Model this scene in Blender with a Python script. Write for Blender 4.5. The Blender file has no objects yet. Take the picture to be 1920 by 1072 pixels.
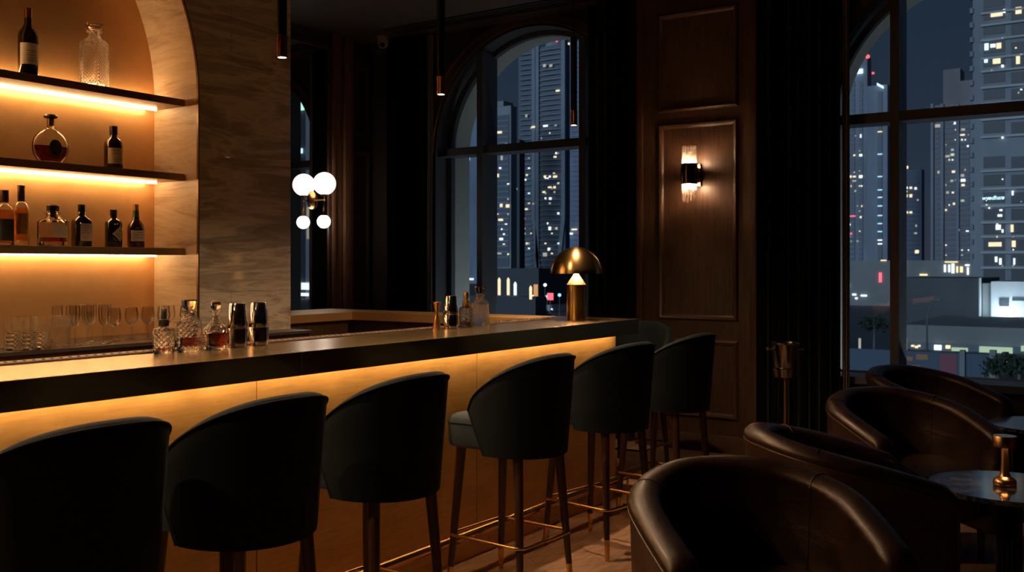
import bpy, bmesh, math, random
from mathutils import Vector, Matrix
random.seed(7)
PI = math.pi
scene = bpy.context.scene
COL = scene.collection

# ------------------------------------------------------------------ camera frame
CAM_H = 1.41
FPX = 1850.0
PHI = math.atan(1250 / FPX)
CC, SS = math.cos(PHI), math.sin(PHI)
VH, UC = 498.0, 960.0
GROUND = -8.0


def at_x(u, v, X):
    t = (u - UC) / FPX
    a, b = CC + t * SS, SS - t * CC
    w = X / a
    return Vector((X, w * b, CAM_H + (VH - v) / FPX * w))


# ------------------------------------------------------------------ object helpers
def tag(o, label=None, cat=None, group=None, kind=None):
    if label: o['label'] = label
    if cat: o['category'] = cat
    if group: o['group'] = group
    if kind: o['kind'] = kind
    return o


def thing(name, label, cat, loc=(0, 0, 0), rz=0.0, group=None, kind=None):
    o = bpy.data.objects.new(name, None)
    o.empty_display_size = 0.1
    COL.objects.link(o)
    o.location = loc
    o.rotation_euler = (0, 0, rz)
    return tag(o, label, cat, group, kind)


def obj(name, bm, mat, parent=None, smooth=True, angle=38, loc=None, rz=None):
    bmesh.ops.recalc_face_normals(bm, faces=bm.faces[:])
    lim = math.radians(angle)
    for f in bm.faces:
        f.smooth = smooth
    if smooth:
        for e in bm.edges:
            if len(e.link_faces) == 2:
                try:
                    if e.calc_face_angle() > lim: e.smooth = False
                except ValueError:
                    pass
    me = bpy.data.meshes.new(name)
    bm.to_mesh(me)
    bm.free()
    for m in (mat if isinstance(mat, (list, tuple)) else [mat]):
        me.materials.append(m)
    o = bpy.data.objects.new(name, me)
    COL.objects.link(o)
    if parent is not None: o.parent = parent
    if loc is not None: o.location = loc
    if rz is not None: o.rotation_euler = (0, 0, rz)
    return o


def struct(name, bm, mat, parent=None, **k):
    o = obj(name, bm, mat, parent, **k)
    if parent is None: o['kind'] = 'structure'
    return o


def kids(o):
    return [c for c in bpy.data.objects if c.parent == o]


def dup(o, label=None, loc=None, rz=None, parent=None, group=None):
    c = o.copy()
    COL.objects.link(c)
    c.parent = parent
    if label: c['label'] = label
    if group: c['group'] = group
    if loc is not None: c.location = loc
    if rz is not None: c.rotation_euler = (0, 0, rz)
    for ch in kids(o):
        dup(ch, parent=c)
    return c


def B():
    return bmesh.new()


def box(bm, x0, x1, y0, y1, z0, z1, mi=0):
    vs = [bm.verts.new(p) for p in ((x0, y0, z0), (x1, y0, z0), (x1, y1, z0), (x0, y1, z0), (x0, y0, z1), (x1, y0, z1), (x1, y1, z1), (x0, y1, z1))]
    out = []
    for q in ((3, 2, 1, 0), (4, 5, 6, 7), (0, 1, 5, 4), (1, 2, 6, 5), (2, 3, 7, 6), (3, 0, 4, 7)):
        f = bm.faces.new([vs[i] for i in q])
        f.material_index = mi
        out.append(f)
    return vs


def bevel_all(bm, w, seg=2):
    bmesh.ops.bevel(bm, geom=bm.edges[:] + bm.verts[:], offset=w, segments=seg, profile=0.6, affect='EDGES')


def rbox(bm, x0, x1, y0, y1, z0, z1, w=0.004, seg=2):
    t = B()
    box(t, x0, x1, y0, y1, z0, z1)
    bevel_all(t, w, seg)
    merge(bm, t)


def merge(bm, t, mtx=None):
    if mtx is not None: bmesh.ops.transform(t, matrix=mtx, verts=t.verts[:])
    me = bpy.data.meshes.new('tmp')
    t.to_mesh(me)
    t.free()
    bm.from_mesh(me)
    bpy.data.meshes.remove(me)


def loft(bm, rings, closed=True, cap0=True, cap1=True, mi=0):
    R = [[bm.verts.new(p) for p in r] for r in rings]
    n = len(R[0])
    m = n if closed else n - 1
    for a, b in zip(R, R[1:]):
        for i in range(m):
            j = (i + 1) % n
            f = bm.faces.new((a[i], a[j], b[j], b[i]))
            f.material_index = mi
    if cap0: bm.faces.new(R[0][::-1]).material_index = mi
    if cap1: bm.faces.new(R[-1]).material_index = mi
    return R


def circ(r, z, n=32, cx=0, cy=0, sx=1, sy=1):
    return [(cx + r * sx * math.cos(2 * PI * i / n), cy + r * sy * math.sin(2 * PI * i / n), z) for i in range(n)]


def lathe(bm, prof, n=32, cx=0, cy=0, sx=1, sy=1, cap0=True, cap1=True, mi=0):
    return loft(bm, [circ(max(r, 1e-4), z, n, cx, cy, sx, sy) for r, z in prof], True, cap0, cap1, mi)


def rrect(w, d, rad, z, seg=5, cx=0, cy=0):
    rad = min(rad, w / 2 - 1e-4, d / 2 - 1e-4)
    pts = []
    for k, (sx, sy) in enumerate(((1, 1), (-1, 1), (-1, -1), (1, -1))):
        for i in range(seg + 1):
            a = PI / 2 * k + PI / 2 * i / seg
            pts.append((cx + sx * (w / 2 - rad) + rad * math.cos(a), cy + sy * (d / 2 - rad) + rad * math.sin(a), z))
    return pts


def tube(bm, pts, r, n=10, closed=False, mi=0):
    pts = [Vector(p) for p in pts]
    m = len(pts)
    rings = []
    prev = None
    for i, p in enumerate(pts):
        a = pts[(i - 1) % m] if (closed or i > 0) else pts[0]
        b = pts[(i + 1) % m] if (closed or i < m - 1) else pts[-1]
        t = (b - a).normalized()
        if prev is None:
            up = Vector((0, 0, 1)) if abs(t.z) < 0.9 else Vector((1, 0, 0))
            x = t.cross(up).normalized()
        else:
            x = (prev - t * prev.dot(t)).normalized()
        prev = x
        y = t.cross(x)
        rr = r[i] if isinstance(r, (list, tuple)) else r
        rings.append([p + (x * math.cos(2 * PI * k / n) + y * math.sin(2 * PI * k / n)) * rr for k in range(n)])
    if closed:
        R = [[bm.verts.new(p) for p in q] for q in rings]
        for a, b in zip(R, R[1:] + R[:1]):
            for i in range(n):
                j = (i + 1) % n
                bm.faces.new((a[i], a[j], b[j], b[i])).material_index = mi
    else:
        loft(bm, rings, True, True, True, mi)


def sphere(bm, c, r, n=32, sz=1.0):
    k = n // 2
    prof = [(r * math.sin(PI * i / k), c[2] - r * sz * math.cos(PI * i / k)) for i in range(k + 1)]
    lathe(bm, prof, n, c[0], c[1])


# ------------------------------------------------------------------ materials
def newmat(name):
    m = bpy.data.materials.new(name)
    m.use_nodes = True
    nt = m.node_tree
    b = nt.nodes['Principled BSDF']
    return m, nt, b


def mat(name, col, rough=0.5, metal=0.0, **k):
    m, nt, b = newmat(name)
    b.inputs['Base Color'].default_value = (*col, 1)
    b.inputs['Roughness'].default_value = rough
    b.inputs['Metallic'].default_value = metal
    for key, v in k.items():
        b.inputs[key.replace('_', ' ')].default_value = v
    return m


def N(nt, t, **k):
    n = nt.nodes.new(t)
    for a, v in k.items():
        setattr(n, a, v)
    return n


def L(nt, a, b):
    nt.links.new(a, b)


def coords(nt, scale=(1, 1, 1), rot=(0, 0, 0)):
    tc = N(nt, 'ShaderNodeTexCoord')
    mp = N(nt, 'ShaderNodeMapping')
    mp.inputs['Scale'].default_value = scale
    mp.inputs['Rotation'].default_value = rot
    L(nt, tc.outputs['Object'], mp.inputs['Vector'])
    return mp.outputs['Vector']


def noise(nt, vec, scale, detail=4, rough=0.55, dist=0.0):
    n = N(nt, 'ShaderNodeTexNoise')
    n.inputs['Scale'].default_value = scale
    n.inputs['Detail'].default_value = detail
    n.inputs['Roughness'].default_value = rough
    n.inputs['Distortion'].default_value = dist
    L(nt, vec, n.inputs['Vector'])
    return n.outputs['Fac']


def ramp(nt, fac, stops):
    r = N(nt, 'ShaderNodeValToRGB')
    e = r.color_ramp.elements
    while len(e) < len(stops): e.new(0.5)
    for i, (p, c) in enumerate(stops):
        e[i].position = p
        e[i].color = (*c, 1) if not isinstance(c, (int, float)) else (c, c, c, 1)
    L(nt, fac, r.inputs['Fac'])
    return r.outputs['Color']


def bump(nt, b, h, strength=0.2, dist=0.01):
    n = N(nt, 'ShaderNodeBump')
    n.inputs['Strength'].default_value = strength
    n.inputs['Distance'].default_value = dist
    L(nt, h, n.inputs['Height'])
    L(nt, n.outputs['Normal'], b.inputs['Normal'])


def brushed(name, col, rough=0.3, metal=1.0, stretch=(2, 60, 60), var=0.25, rvar=0.12, patina=0.3, aniso=0.0):
    """brushed / patinated metal: streaks along one axis plus cloudy patina in colour and gloss"""
    m, nt, b = newmat(name)
    f = noise(nt, coords(nt, stretch), 6, 3)
    g = noise(nt, coords(nt, (1, 1, 1)), 3.2, 5, 0.6, 0.6)
    mx = N(nt, 'ShaderNodeMix')
    mx.inputs['Factor'].default_value = patina
    L(nt, f, mx.inputs['A'])
    L(nt, g, mx.inputs['B'])
    lo = tuple(c * (1 - var) for c in col)
    hi = tuple(min(1, c * (1 + var)) for c in col)
    L(nt, ramp(nt, mx.outputs['Result'], [(0.3, lo), (0.7, hi)]), b.inputs['Base Color'])
    L(nt, ramp(nt, mx.outputs['Result'], [(0.3, max(0.03, rough - rvar)), (0.7, rough + rvar)]), b.inputs['Roughness'])
    b.inputs['Metallic'].default_value = metal
    if aniso:
        b.inputs['Anisotropic'].default_value = aniso
        b.inputs['Anisotropic Rotation'].default_value = 0.25
        tg = N(nt, 'ShaderNodeTangent', direction_type='RADIAL', axis='Z')
        L(nt, tg.outputs[0], b.inputs['Tangent'])
    return m


def wood(name, c0, c1, rough=0.45, axis='z', scale=1.0):
    m, nt, b = newmat(name)
    st = {'z': (14, 14, 0.9), 'x': (0.9, 14, 14), 'y': (14, 0.9, 14)}[axis]
    f = noise(nt, coords(nt, tuple(s * scale for s in st)), 4, 6, 0.62, 1.2)
    L(nt, ramp(nt, f, [(0.32, c0), (0.68, c1)]), b.inputs['Base Color'])
    b.inputs['Roughness'].default_value = rough
    bump(nt, b, f, 0.08, 0.004)
    return m


def emit(name, col, s):
    m, nt, b = newmat(name)
    b.inputs['Base Color'].default_value = (0, 0, 0, 1)
    b.inputs['Emission Color'].default_value = (*col, 1)
    b.inputs['Emission Strength'].default_value = s
    return m


def travertine(name, c0, c1, c2, rough, coat=0.0, joints=False):
    m, nt, b = newmat(name)
    v = coords(nt, (0.55, 0.55, 3.4), (0.0, 0.07, 0.02))
    f = noise(nt, v, 2.0, 9, 0.66, 1.1)
    fine = noise(nt, coords(nt, (3, 3, 40)), 3, 4, 0.6, 0.4)
    mx = N(nt, 'ShaderNodeMix')
    mx.inputs['Factor'].default_value = 0.14
    L(nt, f, mx.inputs['A'])
    L(nt, fine, mx.inputs['B'])
    L(nt, ramp(nt, mx.outputs['Result'], [(0.36, c0), (0.47, c1), (0.53, c2), (0.60, c1)]), b.inputs['Base Color'])
    if joints:                                # thin joints between the big stone slabs
        src = b.inputs['Base Color'].links[0].from_socket
        tc = N(nt, 'ShaderNodeTexCoord')
        sp = N(nt, 'ShaderNodeSeparateXYZ')
        cb = N(nt, 'ShaderNodeCombineXYZ')
        ad = N(nt, 'ShaderNodeMath', operation='ADD')
        ad.inputs[1].default_value = -3.25
        L(nt, tc.outputs['Object'], sp.inputs[0])
        L(nt, sp.outputs['X'], ad.inputs[0])
        L(nt, ad.outputs[0], cb.inputs['X'])
        L(nt, sp.outputs['Z'], cb.inputs['Y'])
        br = N(nt, 'ShaderNodeTexBrick')
        br.inputs['Scale'].default_value = 1.0
        br.inputs['Brick Width'].default_value = 0.9
        br.inputs['Row Height'].default_value = 1.265
        br.inputs['Mortar Size'].default_value = 0.0022
        br.inputs['Color1'].default_value = (1, 1, 1, 1)
        br.inputs['Color2'].default_value = (.92, .92, .92, 1)
        br.inputs['Mortar'].default_value = (.62, .60, .58, 1)
        L(nt, cb.outputs[0], br.inputs['Vector'])
        mm = N(nt, 'ShaderNodeMix', data_type='RGBA', blend_type='MULTIPLY')
        mm.inputs['Factor'].default_value = 1.0
        L(nt, src, mm.inputs['A'])
        L(nt, br.outputs['Color'], mm.inputs['B'])
        L(nt, mm.outputs['Result'], b.inputs['Base Color'])
    b.inputs['Roughness'].default_value = rough
    b.inputs['Coat Weight'].default_value = coat
    b.inputs['Coat Roughness'].default_value = 0.04
    return m


def glassy(name, col=(1, 1, 1), rough=0.0, ior=1.5, cut=None):
    m, nt, b = newmat(name)
    b.inputs['Base Color'].default_value = (*col, 1)
    b.inputs['Transmission Weight'].default_value = 1.0
    b.inputs['Roughness'].default_value = rough
    b.inputs['IOR'].default_value = ior
    if cut:
        ws = []
        for sgn in (1, -1):
            w = N(nt, 'ShaderNodeTexWave', wave_type='BANDS', bands_direction='DIAGONAL')
            w.inputs['Scale'].default_value = cut
            L(nt, coords(nt, (sgn, sgn, 1)), w.inputs['Vector'])
            ws.append(w.outputs['Fac'])
        mm = N(nt, 'ShaderNodeMath', operation='MAXIMUM')
        L(nt, ws[0], mm.inputs[0])
        L(nt, ws[1], mm.inputs[1])
        bump(nt, b, mm.outputs[0], 0.7, 0.10 / cut if cut < 50 else 0.055 / cut)
    return m


def thin_glass(name, tint, refl=0.08):
    m = bpy.data.materials.new(name)
    m.use_nodes = True
    nt = m.node_tree
    nt.nodes.remove(nt.nodes['Principled BSDF'])
    out = nt.nodes['Material Output']
    tr = N(nt, 'ShaderNodeBsdfTransparent')
    tr.inputs['Color'].default_value = (*tint, 1)
    gl = N(nt, 'ShaderNodeBsdfGlossy')
    gl.inputs['Roughness'].default_value = 0.015
    lw = N(nt, 'ShaderNodeLayerWeight')
    lw.inputs['Blend'].default_value = 0.25
    ma = N(nt, 'ShaderNodeMath', operation='MULTIPLY_ADD')
    ma.inputs[1].default_value = 0.5
    ma.inputs[2].default_value = refl * 0.4
    L(nt, lw.outputs['Fresnel'], ma.inputs[0])
    mx = N(nt, 'ShaderNodeMixShader')
    L(nt, ma.outputs[0], mx.inputs['Fac'])
    L(nt, tr.outputs[0], mx.inputs[1])
    L(nt, gl.outputs[0], mx.inputs[2])
    L(nt, mx.outputs[0], out.inputs['Surface'])
    return m


def shade_glass():
    m = thin_glass('sconce_glass', (.96, .90, .84), .25)
    nt = m.node_tree
    out = nt.nodes['Material Output']
    src = out.inputs['Surface'].links[0].from_socket
    tl = N(nt, 'ShaderNodeBsdfTranslucent')
    tl.inputs['Color'].default_value = (.95, .85, .75, 1)
    mx = N(nt, 'ShaderNodeMixShader')
    mx.inputs['Fac'].default_value = .05
    L(nt, src, mx.inputs[1])
    L(nt, tl.outputs[0], mx.inputs[2])
    L(nt, mx.outputs[0], out.inputs['Surface'])
    return m


M = {}
M['brass_panel'] = brushed('brass_panel', (0.64, 0.385, 0.14), 0.42, 0.5, (1.2, 14, 14), 0.26, 0.08, 0.6)
M['band_metal'] = mat('band_metal', (0.22, 0.14, 0.07), 0.18, 1.0)
M['steel_dark'] = mat('steel_dark', (0.36, 0.34, 0.32), 0.2, 1.0)
M['brass_edge'] = brushed('brass_edge', (0.60, 0.36, 0.13), 0.38, 0.5, (1.2, 1.2, 1.2), 0.1, 0.05, 0.6)
M['brass_top'] = brushed('brass_top', (0.46, 0.32, 0.15), 0.24, 1.0, (1.2, 70, 70), 0.05, 0.03, 0.6)
M['brass'] = brushed('brass', (0.72, 0.44, 0.17), 0.26, 1.0, (8, 8, 8), 0.02, 0.01, 0.9)
M['lamp_brass'] = brushed('lamp_brass', (0.56, 0.36, 0.135), 0.25, 1.0, (1, 1, 1), 0.02, 0.01, 0.9, 0.6)
M['cone_brass'] = mat('cone_brass', (0.72, 0.60, 0.45), 0.45, 0.2)
M['copper'] = brushed('copper', (0.80, 0.44, 0.20), 0.25, 1.0, (1, 1, 1), 0.02, 0.01, 0.9)
M['shelf'] = brushed('shelf_bronze', (0.30, 0.185, 0.09), 0.36, 0.7, (2, 60, 60), 0.08, 0.05, 0.3)
M['bronze'] = brushed('bronze', (0.16, 0.10, 0.055), 0.38, 0.9, (2, 60, 60), 0.15, 0.06, 0.3)
M['niche'] = brushed('niche', (0.64, 0.35, 0.14), 0.34, 0.5, (1, 1, 1), 0.10, 0.05, 0.9)
M['steel'] = mat('steel', (0.78, 0.75, 0.72), 0.1, 1.0)
M['black_metal'] = mat('black_metal', (0.012, 0.011, 0.01), 0.4, 0.6)
M['frame'] = mat('frame', (0.11, 0.118, 0.13), 0.4, 0.3)
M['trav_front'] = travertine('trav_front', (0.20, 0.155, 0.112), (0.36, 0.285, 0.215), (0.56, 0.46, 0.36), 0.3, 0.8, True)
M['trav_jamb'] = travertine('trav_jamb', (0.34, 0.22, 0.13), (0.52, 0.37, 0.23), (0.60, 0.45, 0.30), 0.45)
M['walnut'] = wood('walnut', (0.044, 0.021, 0.011), (0.092, 0.046, 0.025), 0.42)
M['walnut_trim'] = wood('walnut_trim', (0.055, 0.026, 0.014), (0.105, 0.053, 0.028), 0.38)
M['walnut_lit'] = wood('walnut_lit', (0.16, 0.075, 0.04), (0.27, 0.135, 0.072), 0.36)  # same walnut made paler: glow of the globes painted into the colour
M['dark_wood'] = wood('dark_wood', (0.022, 0.010, 0.006), (0.05, 0.024, 0.013), 0.38)
M['leg_wood'] = wood('leg_wood', (0.028, 0.012, 0.008), (0.055, 0.024, 0.014), 0.32)
M['ceiling'] = wood('ceiling_wood', (0.06, 0.04, 0.03), (0.09, 0.06, 0.046), 0.5, 'y', 0.35)
M['wall_dark'] = mat('wall_dark', (0.035, 0.02, 0.014), 0.6)
M['stone_out'] = mat('stone_out', (0.36, 0.37, 0.34), 0.85)
M['curtain'] = mat('curtain_velvet', (0.008, 0.010, 0.0075), 0.9, Sheen_Weight=0.05, Specular_IOR_Level=0.1)
M['sheer'] = mat('sheer', (0.16, 0.145, 0.125), 0.8)
M['led'] = emit('led', (1.0, 0.63, 0.30), 26)
M['led_bar'] = emit('led_bar', (1.0, 0.60, 0.25), 16)
M['globe'] = emit('globe', (1.0, 0.80, 0.66), 1.5)
M['globe_small'] = emit('globe_small', (1.0, 0.88, 0.78), 6.0)
M['bulb'] = emit('bulb', (1.0, 0.68, 0.42), 300)
M['bulb_soft'] = emit('bulb_soft', (1.0, 0.70, 0.44), 170)
M['lamp_ring'] = emit('lamp_ring', (1.0, 0.55, 0.24), 14)
M['pend_disc'] = emit('pend_disc', (1.0, 0.72, 0.46), 9)
M['glass'] = glassy('glass')
M['crystal'] = glassy('crystal', cut=34)
M['crystal_fine'] = glassy('crystal_fine', cut=95)
M['wine_glass'] = thin_glass('wine_glass', (.985, .98, .97), .08)
M['sconce_glass'] = shade_glass()
M['pane'] = thin_glass('pane', (0.90, 0.94, 0.97))
M['whisky'] = glassy('whisky', (0.62, 0.10, 0.012), 0, 1.36)
M['whisky_red'] = glassy('whisky_red', (0.22, 0.018, 0.006), 0, 1.36)
M['amber'] = glassy('amber', (0.90, 0.42, 0.08), 0, 1.36)
M['dark_bottle'] = mat('dark_bottle', (0.018, 0.007, 0.004), 0.06, 0, Coat_Weight=1.0, Coat_Roughness=0.03)
M['red_bottle'] = mat('red_bottle', (0.045, 0.008, 0.004), 0.06, 0, Coat_Weight=1.0, Coat_Roughness=0.03)
M['black_bottle'] = mat('black_bottle', (0.006, 0.006, 0.006), 0.06, 0, Coat_Weight=1.0, Coat_Roughness=0.03)
M['green_foil'] = mat('green_foil', (0.05, 0.10, 0.02), 0.3, 0.4)
M['gold_foil'] = mat('gold_foil', (0.62, 0.30, 0.07), 0.3, 0.7)
M['cap_black'] = mat('cap_black', (0.012, 0.010, 0.009), 0.35)
M['paper'] = mat('paper', (0.80, 0.66, 0.50), 0.8)
M['paper_pale'] = mat('paper_pale', (0.85, 0.64, 0.50), 0.8)
M['paper_olive'] = mat('paper_olive', (0.62, 0.50, 0.29), 0.8)
M['paper_dark'] = mat('paper_dark', (0.03, 0.025, 0.022), 0.6)
M['ink'] = mat('ink', (0.05, 0.025, 0.02), 0.8)
M['rubber'] = mat('rubber_mat', (0.06, 0.035, 0.025), 0.6)
M['black_ledge'] = mat('black_ledge', (0.035, 0.027, 0.024), 0.3)
M['mirror'] = mat('mirror', (0.66, 0.62, 0.58), 0.0, 1.0)
M['white_plastic'] = mat('white_plastic', (0.42, 0.33, 0.28), 0.45)
M['lens'] = mat('lens', (0.01, 0.01, 0.012), 0.1)


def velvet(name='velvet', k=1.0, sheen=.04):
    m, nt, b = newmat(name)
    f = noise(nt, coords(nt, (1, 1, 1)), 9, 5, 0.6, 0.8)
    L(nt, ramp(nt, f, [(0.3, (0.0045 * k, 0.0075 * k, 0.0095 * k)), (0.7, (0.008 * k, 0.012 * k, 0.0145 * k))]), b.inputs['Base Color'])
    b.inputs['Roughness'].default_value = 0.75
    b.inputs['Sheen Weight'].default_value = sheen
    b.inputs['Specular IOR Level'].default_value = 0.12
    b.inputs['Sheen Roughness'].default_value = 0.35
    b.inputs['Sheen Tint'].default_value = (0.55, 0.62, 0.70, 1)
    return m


def leather():
    m, nt, b = newmat('leather')
    f = noise(nt, coords(nt, (1, 1, 1)), 5, 5, 0.6, 0.5)
    L(nt, ramp(nt, f, [(0.3, (0.016, 0.0068, 0.004)), (0.7, (0.036, 0.0145, 0.0085))]), b.inputs['Base Color'])
    L(nt, ramp(nt, f, [(0.3, 0.33), (0.7, 0.48)]), b.inputs['Roughness'])
    b.inputs['Coat Weight'].default_value = 0.12
    b.inputs['Specular Tint'].default_value = (1.0, .78, .6, 1)
    b.inputs['Coat Roughness'].default_value = 0.22
    v = N(nt, 'ShaderNodeTexVoronoi')
    v.inputs['Scale'].default_value = 420
    L(nt, coords(nt), v.inputs['Vector'])
    w = noise(nt, coords(nt, (2, 2, 6)), 3.0, 3, 0.5, 1.5)
    ad = N(nt, 'ShaderNodeMath', operation='MULTIPLY_ADD')
    ad.inputs[1].default_value = 8.0
    L(nt, w, ad.inputs[0])
    L(nt, v.outputs['Distance'], ad.inputs[2])
    bump(nt, b, ad.outputs[0], 0.25, 0.002)
    return m


def marble():
    m, nt, b = newmat('marble')
    f = noise(nt, coords(nt, (1, 1, 1)), 5, 9, 0.7, 2.5)
    L(nt, ramp(nt, f, [(0.35, (0.006, 0.008, 0.012)), (0.5, (0.018, 0.021, 0.030)), (0.56, (0.10, 0.085, 0.075)), (0.62, (0.015, 0.018, 0.026))]), b.inputs['Base Color'])
    b.inputs['Roughness'].default_value = 0.1
    return m


def floor_mat():
    m, nt, b = newmat('floor_wood')
    v = coords(nt, (1, 1, 1), (0, 0, math.radians(38)))
    br = N(nt, 'ShaderNodeTexBrick')
    br.offset = 0.5
    br.inputs['Scale'].default_value = 1.0
    br.inputs['Brick Width'].default_value = 0.62
    br.inputs['Row Height'].default_value = 0.105
    br.inputs['Mortar Size'].default_value = 0.0015
    br.inputs['Color1'].default_value = (0.33, 0.185, 0.12, 1)
    br.inputs['Color2'].default_value = (0.44, 0.26, 0.175, 1)
    br.inputs['Mortar'].default_value = (0.06, 0.03, 0.02, 1)
    L(nt, v, br.inputs['Vector'])
    g = noise(nt, coords(nt, (1.2, 12, 1), (0, 0, math.radians(38))), 4, 6, 0.65, 1.0)
    gc = ramp(nt, g, [(0.3, 0.62), (0.7, 1.25)])
    mx = N(nt, 'ShaderNodeMix', data_type='RGBA', blend_type='MULTIPLY')
    mx.inputs['Factor'].default_value = 1.0
    L(nt, br.outputs['Color'], mx.inputs['A'])
    L(nt, gc, mx.inputs['B'])
    L(nt, mx.outputs['Result'], b.inputs['Base Color'])
    b.inputs['Roughness'].default_value = 0.42
    return m


M['velvet'] = velvet()
M['velvet_lit'] = velvet('velvet_lit', 2.6, .2)  # lighter copy of the stool velvet, lamp light on the seats painted in
M['leather'] = leather()
M['marble'] = marble()
M['floor'] = floor_mat()

# ------------------------------------------------------------------ room shell
XW, YL, ZC = 7.25, 6.56, 3.57
XR, YR = -2.6, -3.2          # wall behind the camera, wall on the right
XG, XO = 7.46, 7.64          # glass plane, outer face of the masonry
SILL, SPRING, RAD = 0.62, 2.465, 1.04
WIN = [4.72, 1.12]           # centres of the two tall arched windows

bm = B(); box(bm, XR, XO, YR, YL, -0.12, 0.0); struct('floor', bm, M['floor'], smooth=False)
bm = B(); box(bm, XR - .2, XO, YR - .2, YL + .2, ZC, ZC + 0.25); struct('ceiling', bm, M['ceiling'], smooth=False)
bm = B(); box(bm, XR, XO, YL, YL + 0.2, 0, ZC); struct('wall_left', bm, M['wall_dark'], smooth=False)
bm = B(); box(bm, XR - .2, XR, YR, YL, 0, ZC); struct('wall_rear', bm, M['wall_dark'], smooth=False)
bm = B(); box(bm, XR, XO, YR - .2, YR, 0, ZC); struct('wall_right', bm, M['walnut'], smooth=False)


def arch_wall(x, flip, y0, y1, z0, z1, wins, rad):
    """one face of the window wall, with an arched opening for each window centre"""
    bm = B()
    ys = {y0, y1}
    n = 40
    for c in wins:
        for i in range(n + 1):
            ys.add(round(c - rad * math.cos(PI * i / n), 5))
    ys = sorted(ys)

    def top(y):
        for c in wins:
            d = abs(y - c)
            if d <= rad + 1e-4: return SPRING + math.sqrt(max(0, rad * rad - d * d))
        return None
    for a, b in zip(ys, ys[1:]):
        m = (a + b) / 2
        inside = any(abs(m - c) < rad for c in wins)
        if not inside:
            bm.faces.new([bm.verts.new(p) for p in ((x, a, z0), (x, b, z0), (x, b, z1), (x, a, z1))])
        else:
            bm.faces.new([bm.verts.new(p) for p in ((x, a, z0), (x, b, z0), (x, b, SILL), (x, a, SILL))])
            bm.faces.new([bm.verts.new(p) for p in ((x, a, top(a)), (x, b, top(b)), (x, b, z1), (x, a, z1))])
    return bm


def opening_outline(c, rad, n=40):
    pts = [(c - rad, SILL)]
    for i in range(n + 1):
        a = PI - PI * i / n
        pts.append((c + rad * math.cos(a), SPRING + rad * math.sin(a)))
    pts.append((c + rad, SILL))
    return pts


bm = arch_wall(XW, False, YR, YL, 0, ZC, WIN, RAD)
bmesh.ops.remove_doubles(bm, verts=bm.verts[:], dist=1e-4)
struct('wall_far', bm, M['wall_dark'], smooth=False)
# outer leaf of the same wall: pale stone with the deep reveal seen through the glass
bm = arch_wall(XO, True, YR, YL, 0, ZC + 0.25, WIN, RAD - 0.03)
for c in WIN:
    o = opening_outline(c, RAD - 0.03)
    va = [bm.verts.new((XG + 0.02, y, z)) for y, z in o]
    vb = [bm.verts.new((XO + 0.10, y, z)) for y, z in o]
    for i in range(len(o) - 1):
        bm.faces.new((va[i], va[i + 1], vb[i + 1], vb[i]))
struct('wall_outer', bm, M['stone_out'], smooth=False)

# windows: deep dark frames, mullions, transom and panes
for wi, c in enumerate(WIN):
    root = thing('window_%d' % (wi + 1), None, None, (0, 0, 0), kind='structure')
    bm = B()
    o1, o2 = opening_outline(c, RAD), opening_outline(c, RAD - 0.045)
    for (xa, oa, xb, ob) in ((XW - .004, o1, XG - .03, o1), (XG - .03, o1, XG - .03, o2), (XG - .03, o2, XG + .03, o2), (XG + .03, o2, XG + .03, o1)):
        va = [bm.verts.new((xa, y, z)) for y, z in oa]
        vb = [bm.verts.new((xb, y, z)) for y, z in ob]
        for i in range(len(oa) - 1):
            bm.faces.new((va[i], va[i + 1], vb[i + 1], vb[i]))
    obj('window_frame', bm, M['frame'], root)
    bm = B()
    for s in (-1, 1):
        zt = SPRING + math.sqrt(RAD ** 2 - 0.535 ** 2)
        box(bm, XW + .0, XG + .03, c + s * 0.535 - 0.03, c + s * 0.535 + 0.03, SILL, zt)
    obj('mullion', bm, M['frame'], root, smooth=False)
    bm = B(); box(bm, XW + .03, XG + .03, c - RAD, c + RAD, SPRING - 0.035, SPRING + 0.035)
    obj('transom', bm, M['frame'], root, smooth=False)
    bm = B(); box(bm, XW - 0.06, XG + .03, c - RAD, c + RAD, SILL - 0.05, SILL)
    obj('window_sill', bm, M['frame'], root, smooth=False)
    bm = B()
    vs = [bm.verts.new((XG, y, z)) for y, z in o2]
    bm.faces.new(vs)
    obj('glass_pane', bm, M['pane'], root, smooth=False)
    # wooden archivolt on the room side
    bm = B()
    prof = [(0.02, 0.0), (0.03, -0.018), (0.10, -0.018), (0.12, -0.03), (0.15, -0.03), (0.165, 0.0)]
    rings = []
    for i in range(41):
        a = PI - PI * i / 40
        rings.append([(XW + dx, c + (RAD + dr) * math.cos(a), SPRING + (min(RAD + dr, RAD + .09)) * math.sin(a)) for dr, dx in prof])
    loft(bm, rings, False, False, False)
    struct('trim_%d' % (3 + wi), bm, M['walnut_trim'])


def molding(bm, plane, u0, u1, z0, z1, off, prof):
    """mitred picture-frame moulding; plane 'x' -> face at X=off looking to -X, 'y' -> face at Y=off looking to -Y"""
    rings = []
    for ins, h in prof:
        q = [(u0 + ins, z0 + ins), (u1 - ins, z0 + ins), (u1 - ins, z1 - ins), (u0 + ins, z1 - ins)]
        rings.append([(off - h, a, z) if plane == 'x' else (a, off - h, z) for a, z in q])
    loft(bm, rings, True, False, False)


PROF = [(0.0, 0.0), (0.006, 0.014), (0.016, 0.022), (0.028, 0.018), (0.036, 0.006), (0.046, 0.0)]
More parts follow.
